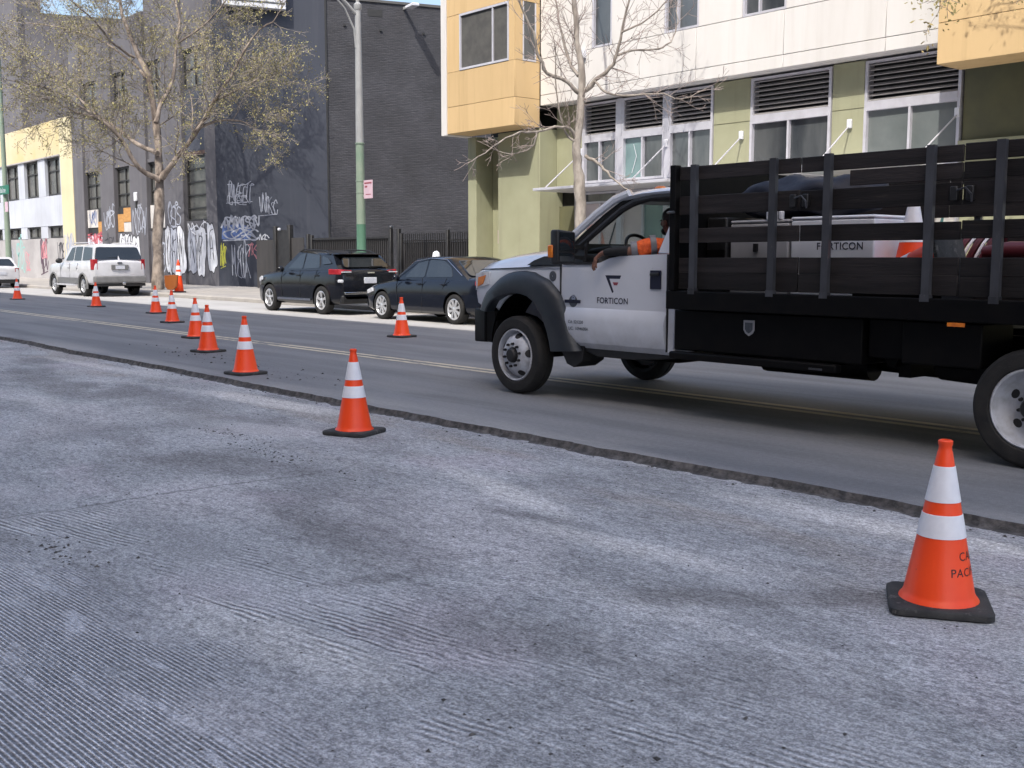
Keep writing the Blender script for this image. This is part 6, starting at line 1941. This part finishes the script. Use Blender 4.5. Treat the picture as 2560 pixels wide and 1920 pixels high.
V_ = ch((1.74, .57, 1.04, .13), (1.76, .57, 1.22, .125), (1.76, .57, 1.42, .13), (1.74, .57, 1.53, .075), (1.70, .565, 1.60, .052), (1.655, .56, 1.66, .075), (1.63, .56, 1.74, .098), (1.645, .56, 1.81, .085),
        (1.76, .40, 1.50, .07), (1.66, .25, 1.49, .052), (1.53, .115, 1.475, .044), (1.38, .06, 1.472, .037), (1.245, .030, 1.455, .028),
        (1.205, .012, 1.425, .027), (1.180, .002, 1.385, .024),
        (1.76, .74, 1.50, .07), (1.66, .82, 1.40, .052), (1.54, .82, 1.34, .042), (1.40, .76, 1.42, .036), (1.30, .72, 1.49, .028), (1.26, .70, 1.53, .03),
        (1.66, .46, .98, .10), (1.28, .44, 1.03, .075), (1.12, .44, .82, .055), (1.02, .44, .68, .045), (.92, .44, .66, .04),
        (1.66, .70, .98, .10), (1.28, .72, 1.03, .075), (1.12, .72, .82, .055), (1.02, .72, .68, .045), (.92, .72, .66, .04))
E_ = [(0, 1), (1, 2), (2, 3), (3, 4), (4, 5), (5, 6), (6, 7), (2, 8), (8, 9), (9, 10), (10, 11), (11, 12), (12, 13), (13, 14), (2, 15), (15, 16), (16, 17), (17, 18), (18, 19), (19, 20), (0, 21), (21, 22), (22, 23), (23, 24), (24, 25), (0, 26), (26, 27), (27, 28), (28, 29), (29, 30)]
# fingers of the hanging left hand: four fingers and the thumb, all part of the body mesh
base = 14
fing = [((1.168, -.004, 1.365), (1.156, -.004, 1.328), (1.155, .006, 1.298)), ((1.180, -.006, 1.360), (1.171, -.008, 1.318), (1.170, .004, 1.286)), ((1.193, -.005, 1.362), (1.187, -.007, 1.322), (1.187, .004, 1.292)), ((1.205, .000, 1.370), (1.203, -.002, 1.338), (1.203, .006, 1.313))]
for f in fing:
    i0 = len(V_)
    for k, p in enumerate(f):
        V_.append((*L(*p), (.0095, .0088, .0078)[k]))
    E_ += [(base, i0), (i0, i0 + 1), (i0 + 1, i0 + 2)]
i0 = len(V_)
for k, p in enumerate(((1.178, .030, 1.412), (1.152, .036, 1.385), (1.140, .032, 1.358))):
    V_.append((*L(*p), (.012, .010, .009)[k]))
E_ += [(13, i0), (i0, i0 + 1), (i0 + 1, i0 + 2)]
body = skinmesh('body', V_, E_, M['skin'], drv)
# face details kept small: nose, ears, eyes
hd = MB()
hd.ball(L(1.530, .56, 1.735), .022, .014, .024)
for sy in (-.092, .092):
    hd.ball(L(1.645, .56 + sy, 1.735), .022, .012, .034)
hd.build('nose_and_ears', M['skin'], body, smooth=True)
ey = MB()
for sy in (-.034, .034):
    ey.ball(L(1.546, .56 + sy, 1.765), .010, .013, .009)
ey.build('eyes', M['black_print'], body, smooth=True)
hr = MB()
hr.ball(L(1.665, .56, 1.80), .108, .108, .088, 14, 10)
hr.ball(L(1.70, .56, 1.745), .075, .098, .09, 14, 10)
hr.build('hair', M['hair'], drv, smooth=True)
MB().ball(L(1.585, .56, 1.665), .05, .06, .045, 12, 8).build('beard', M['hair'], drv, smooth=True)
shirt = ch((1.74, .57, 1.0, .145), (1.76, .57, 1.2, .142), (1.76, .57, 1.42, .146), (1.735, .567, 1.535, .080), (1.745, .40, 1.53, .100), (1.67, .27, 1.525, .092), (1.555, .150, 1.492, .072), (1.765, .74, 1.505, .085), (1.67, .815, 1.41, .066), (1.57, .82, 1.36, .056))
skinmesh('hi_vis_shirt', shirt, [(0, 1), (1, 2), (2, 3), (2, 4), (4, 5), (5, 6), (2, 7), (7, 8), (8, 9)], M['hivis'], drv)
slv = ch((1.545, .128, 1.480, .052), (1.46, .085, 1.476, .049), (1.36, .055, 1.470, .043), (1.262, .034, 1.458, .034))
skinmesh('dark_sleeve', slv, [(0, 1), (1, 2), (2, 3)], M['dark_cloth'], drv)
slv = ch((1.56, .82, 1.355, .050), (1.48, .79, 1.38, .046), (1.38, .745, 1.43, .040), (1.31, .722, 1.48, .033))
skinmesh('dark_sleeve', slv, [(0, 1), (1, 2), (2, 3)], M['dark_cloth'], drv)
for (a, b_, r_) in (((1.575, .168, 1.492), (1.535, .128, 1.486), .076), ((1.69, .295, 1.527), (1.655, .255, 1.522), .098)):
    MB().tube([L(*a), L(*b_)], r_, 16).build('reflective_tape', M['grey_tape'], drv, smooth=True)
trs = ch((1.74, .57, .99, .15), (1.66, .46, .985, .115), (1.28, .44, 1.035, .09), (1.12, .44, .82, .072), (1.03, .44, .70, .066), (1.66, .70, .985, .115), (1.28, .72, 1.035, .09), (1.12, .72, .82, .072), (1.03, .72, .70, .066))
skinmesh('trousers', trs, [(0, 1), (1, 2), (2, 3), (3, 4), (0, 5), (5, 6), (6, 7), (7, 8)], M['dark_cloth'], drv)
# ------------------------------------------------------------------ street trees
class Tree:
    def __init__(s, seed):
        s.r = random.Random(seed)
        s.rmin = .0045; s.limb = MB(); s.twig = MB(); s.tips = []
    def rv(s, a):
        return Vector((s.r.gauss(0, a), s.r.gauss(0, a), s.r.gauss(0, a)))
    def limb_path(s, pts, r0, r1, n=8):
        P = [Vector(p) for p in pts]
        Q = []
        for i in range(len(P) - 1):
            p0 = P[max(i - 1, 0)]; p1 = P[i]; p2 = P[i + 1]; p3 = P[min(i + 2, len(P) - 1)]
            for t in (0, 1 / 3, 2 / 3):
                Q.append(.5 * ((2 * p1) + (p2 - p0) * t + (2 * p0 - 5 * p1 + 4 * p2 - p3) * t * t + (3 * p1 - p0 - 3 * p2 + p3) * t ** 3) + s.rv(.01 + .15 * r1))
        Q.append(P[-1])
        m = len(Q) - 1
        rad = [r0 + (r1 - r0) * (i / m) ** .8 for i in range(m + 1)]
        rad = [q * (1 + .06 * s.r.gauss(0, 1)) for q in rad]
        s.limb.tube(Q, rad, n)
        return Q, rad
    def grow(s, p, d, length, rad, lev, up, wob, dens, maxlev):
        n = max(3, int(length / (.16 if lev >= maxlev - 1 else .28)))
        step = length / n
        pts = [p.copy()]; dirs = [d.copy()]
        for i in range(n):
            d = (d + s.rv(wob) + Vector((0, 0, up)) * .12).normalized()
            p = p + d * step
            pts.append(p.copy()); dirs.append(d.copy())
        rr = [max(s.rmin, rad * (1 - .72 * i / n)) for i in range(n + 1)]
        (s.twig if rad < .03 else s.limb).tube(pts, rr, 5 if rad > .02 else 3, caps=False)
        if lev >= maxlev:
            s.tips.append((pts[-1], dirs[-1]))
            if n > 2: s.tips.append((pts[n // 2], dirs[n // 2]))
            return
        k = max(2, int(length * dens * s.r.uniform(.8, 1.2)))
        for j in range(k):
            t = s.r.uniform(.25, 1.0)
            i = min(n, int(t * n))
            ax = s.rv(1.0)
            ax = (ax - dirs[i] * ax.dot(dirs[i]))
            if ax.length < .01: continue
            ax.normalize()
            ang = s.r.uniform(.45, 1.05)
            nd_ = (dirs[i] * math.cos(ang) + ax * math.sin(ang)).normalized()
            s.grow(pts[i], nd_, length * s.r.uniform(.38, .66), max(s.rmin, rr[i] * s.r.uniform(.5, .7)), lev + 1, up, wob, dens * 1.25, maxlev)
    def clothe(s, Q, rad, t0, n, length, up, wob, dens, maxlev, out=None, lr=.35):
        m = len(Q) - 1
        for j in range(n):
            t = t0 + (1 - t0) * (j + s.r.random()) / n
            i = min(m - 1, int(t * m))
            d = (Q[i + 1] - Q[i]).normalized()
            ax = s.rv(1.0)
            ax = (ax - d * ax.dot(d)).normalized()
            ang = s.r.uniform(.5, 1.15)
            nd_ = (d * math.cos(ang) + ax * math.sin(ang) + Vector((0, 0, up * .5))).normalized()
            s.grow(Q[i], nd_, length * s.r.uniform(.6, 1.15) * (1 - .35 * t), max(.008, rad[i] * lr), 1, up, wob, dens, maxlev)
        s.grow(Q[-1], (Q[-1] - Q[-2]).normalized(), length * .7, rad[-1], 1, up, wob, dens, maxlev)
    def leaves(s, n_per, size, spread):
        mb = MB()
        V_ = []; F_ = []
        for (p, d) in s.tips:
            for _ in range(n_per if n_per >= 1 else (1 if s.r.random() < n_per else 0)):
                c = p + s.rv(spread)
                a = s.rv(1).normalized(); b = a.orthogonal().normalized()
                sz = size * s.r.uniform(.5, 1.3)
                o = len(V_)
                V_ += [c - a * sz, c + b * sz * .45, c + a * sz, c - b * sz * .45 + s.rv(sz * .2)]
                F_.append((o, o + 1, o + 2, o + 3))
        mb.add(V_, F_)
        return mb

# --- budding plane tree, left
T = Tree(11); T.rmin = .007
t1 = thing('plane_tree', (-42.53, 17.57, .15), 0, 'big budding street tree with mottled trunk in front of the grey building', 'tree')
trunk = [(-42.50, 17.57, .10), (-42.55, 17.58, .5), (-42.8, 17.75, 2.13), (-43.0, 17.99, 3.91), (-43.19, 18.08, 4.78), (-43.46, 18.18, 6.24), (-43.77, 18.18, 7.41), (-44.14, 18.14, 8.77), (-44.68, 17.86, 9.89), (-45.19, 17.63, 11.14), (-45.54, 17.57, 12.22), (-45.93, 17.47, 13.36)]
Q0, R0 = T.limb_path(trunk, .27, .035, 12)
limbs = {
 'L1': ([(-42.88, 17.94, 4.53), (-42.85, 17.11, 4.94), (-42.82, 16.41, 6.06), (-42.78, 15.63, 6.66), (-42.8, 14.73, 6.91), (-42.87, 13.76, 7.26)], .13, .03),
 'L2': ([(-43.01, 17.97, 5.56), (-44.16, 17.62, 5.97), (-45.27, 17.36, 6.62), (-46.64, 16.82, 7.41), (-48.15, 16.2, 8.64), (-49.44, 15.75, 9.41)], .11, .03),
 'R1': ([(-42.81, 18.03, 4.59), (-42.28, 18.3, 5.14), (-41.79, 18.53, 5.68), (-41.19, 18.94, 6.5), (-40.64, 19.32, 7.47), (-40.02, 19.78, 8.43), (-39.42, 20.24, 9.59), (-38.91, 20.48, 10.09)], .14, .03),
 'R2': ([(-43.15, 18.01, 6.77), (-43.4, 18.39, 7.68), (-43.54, 18.91, 8.54), (-43.89, 19.3, 10.12), (-44.22, 19.6, 11.08), (-44.8, 19.65, 12.34), (-45.29, 19.77, 13.32)], .10, .03),
 'R3': ([(-41.19, 18.94, 6.5), (-40.81, 19.81, 6.81), (-40.59, 20.63, 6.74), (-40.33, 21.0, 6.3)], .055, .018),
 'L3': ([(-44.54, 17.79, 9.46), (-44.4, 16.87, 9.9), (-43.97, 16.28, 10.32), (-43.78, 15.46, 10.93), (-43.62, 14.56, 11.41)], .06, .02),
 'L4': ([(-44.08, 18.17, 8.53), (-45.28, 17.9, 9.46), (-46.93, 17.11, 10.53), (-48.64, 16.17, 11.08), (-50.12, 15.46, 11.4)], .07, .02),
 'L5': ([(-42.78, 15.63, 6.66), (-43.14, 14.75, 7.32), (-43.2, 13.73, 7.76), (-43.2, 12.71, 7.87)], .06, .02),
 'R4': ([(-40.64, 19.32, 7.47), (-40.52, 20.01, 7.85), (-40.45, 21.0, 8.41), (-40.46, 21.5, 8.62)], .05, .018),
 'R5': ([(-43.89, 19.3, 10.12), (-43.58, 20.31, 10.9), (-43.35, 21.0, 11.69), (-42.98, 21.4, 12.48)], .055, .02),
}
for k, (pts, a, b_) in limbs.items():
    Q, rd = T.limb_path(pts, a, b_)
    T.clothe(Q, rd, .22, 15 if k in ('L1', 'L2', 'R1', 'R2') else 13, 2.7, .15, .17, 2.8, 4)
T.clothe(Q0, R0, .5, 24, 2.6, .15, .17, 2.8, 4, lr=.22)
T.limb.build('trunk', M['bark1'], t1, smooth=True, ang=60)
T.twig.build('crown', M['twig1'], t1)
lv = T.leaves(3, .038, .085)
o = lv.build('leaves', M['bud'], t1); tag(o, kind='stuff')
for o in t1.children: o.matrix_parent_inverse = t1.matrix_world.inverted() if False else Matrix.Translation(Vector((42.53, -17.57, -.15)))
N1 = (len(T.tips), len(T.twig.f))

# --- bare pale tree in front of the apartment building
T = Tree(23); T.rmin = .0045
t2 = thing('bare_tree', (-17.5, 16.93, .15), 0, 'pale bare street tree in front of the white apartment wall', 'tree')
Q0, R0 = T.limb_path([(-17.5, 16.93, .10), (-17.6, 17.0, 1.3), (-17.73, 17.08, 2.63), (-17.84, 17.09, 3.43), (-17.9, 17.1, 3.91), (-17.92, 17.25, 4.87), (-18.0, 17.31, 5.67), (-18.13, 17.29, 6.47), (-18.23, 17.31, 7.23), (-18.34, 17.39, 8.38), (-18.49, 17.43, 9.66)], .165, .03, 12)
limbs = [
 ([(-17.96, 17.23, 5.03), (-18.04, 16.92, 5.26), (-18.21, 16.5, 5.45), (-18.23, 16.27, 5.74), (-18.23, 16.1, 6.23), (-18.31, 15.83, 6.73), (-18.34, 15.62, 7.18)], .055, .015, 9, 1.3),
 ([(-17.9, 17.31, 5.09), (-17.64, 17.41, 5.32), (-17.33, 17.54, 5.52), (-17.14, 17.57, 5.83), (-17.0, 17.56, 6.33), (-16.84, 17.6, 6.91), (-16.68, 17.6, 7.33)], .06, .018, 9, 1.3),
 ([(-17.14, 17.57, 5.80), (-16.94, 17.91, 5.92), (-16.73, 18.42, 5.97), (-16.67, 18.77, 6.16), (-16.66, 18.95, 6.54), (-16.72, 19.0, 6.89)], .03, .010, 7, .9),
 ([(-18.02, 17.24, 5.44), (-18.36, 17.29, 5.81), (-18.7, 17.39, 6.41), (-19.03, 17.51, 7.08), (-19.32, 17.68, 7.84)], .045, .015, 8, 1.3),
 ([(-17.91, 17.11, 4.04), (-17.89, 16.87, 4.24), (-17.95, 16.49, 4.25), (-18.05, 16.03, 4.13), (-18.22, 15.51, 4.05), (-18.32, 15.03, 3.75), (-18.41, 14.55, 3.45)], .045, .010, 9, .9),
 ([(-18.05, 16.03, 4.13), (-18.07, 15.96, 3.82), (-18.41, 15.68, 3.66), (-18.79, 15.42, 3.78)], .02, .008, 4, .6),
 ([(-17.76, 17.23, 3.66), (-17.41, 17.29, 3.48), (-17.13, 17.28, 3.27), (-16.8, 17.31, 3.01), (-16.46, 17.36, 2.81)], .045, .012, 4, .6),
 ([(-17.61, 17.38, 5.28), (-17.31, 17.4, 5.0), (-16.77, 17.74, 4.91), (-16.24, 18.09, 4.92), (-15.87, 18.22, 4.77), (-15.41, 18.52, 4.99)], .03, .008, 9, .9),
 ([(-17.9, 17.1, 3.91), (-17.98, 16.86, 4.12), (-17.97, 16.73, 4.36), (-17.99, 16.6, 4.82), (-17.98, 16.55, 5.49), (-17.96, 16.48, 6.03)], .03, .010, 6, .9),
 ([(-17.0, 17.56, 6.26), (-16.61, 17.77, 6.42), (-16.25, 18.05, 6.79), (-16.02, 18.16, 7.03)], .025, .010, 5, .8),
]
for (pts, a, b_, n, ln) in limbs:
    Q, rd = T.limb_path(pts, a, b_)
    T.clothe(Q, rd, .15, int(n * 1.5), ln, .25, .14, 3.4, 3)
T.clothe(Q0, R0, .5, 18, 1.4, .35, .14, 3.4, 3, lr=.2)
T.limb.build('trunk', M['bark2'], t2, smooth=True, ang=60)
T.twig.build('crown', M['twig2'], t2)
for o in t2.children: o.matrix_parent_inverse = Matrix.Translation(Vector((17.5, -16.93, -.15)))

# --- leafy tree just outside the right edge, its crown reaching in
T = Tree(31)
t3 = thing('leafy_tree', (-5.6, 16.9, .15), 0, 'street tree with dry olive leaves reaching in at the top right corner', 'tree')
Q0, R0 = T.limb_path([(-5.6, 16.9, .1), (-5.6, 16.9, 2.5), (-5.7, 16.9, 4.2), (-5.8, 16.95, 6.0), (-5.8, 17.0, 8.5)], .17, .05, 10)
for (pts, a, b_) in (([(-5.65, 16.9, 4.0), (-6.8, 16.8, 4.9), (-7.9, 16.7, 5.5), (-8.7, 16.75, 5.75)], .06, .02), ([(-5.65, 16.9, 4.3), (-6.3, 16.8, 4.9), (-7.1, 16.7, 5.6), (-7.9, 16.7, 6.2)], .07, .02), ([(-5.7, 16.9, 4.9), (-6.3, 17.2, 5.8), (-7.0, 17.4, 6.6), (-7.7, 17.5, 7.2)], .06, .02),
                    ([(-5.7, 16.9, 5.2), (-5.2, 16.4, 6.2), (-4.6, 16.0, 7.2)], .06, .02), ([(-5.8, 16.9, 5.8), (-5.6, 17.6, 6.8), (-5.0, 18.0, 7.6)], .06, .02), ([(-5.8, 16.95, 6.4), (-6.6, 16.6, 7.4), (-7.4, 16.4, 8.2)], .05, .02)):
    Q, rd = T.limb_path(pts, a, b_)
    T.clothe(Q, rd, .3, 8, 1.5, .15, .15, 2.3, 3)
T.limb.build('trunk', M['bark1'], t3, smooth=True, ang=60)
T.twig.build('crown', M['twig1'], t3)
o = T.leaves(7, .040, .10).build('leaves', M['leaf_dry'], t3); tag(o, kind='stuff')
for o in t3.children: o.matrix_parent_inverse = Matrix.Translation(Vector((5.6, -16.9, -.15)))
print('tree1 tips/faces', N1, 'objects', len(bpy.data.objects))
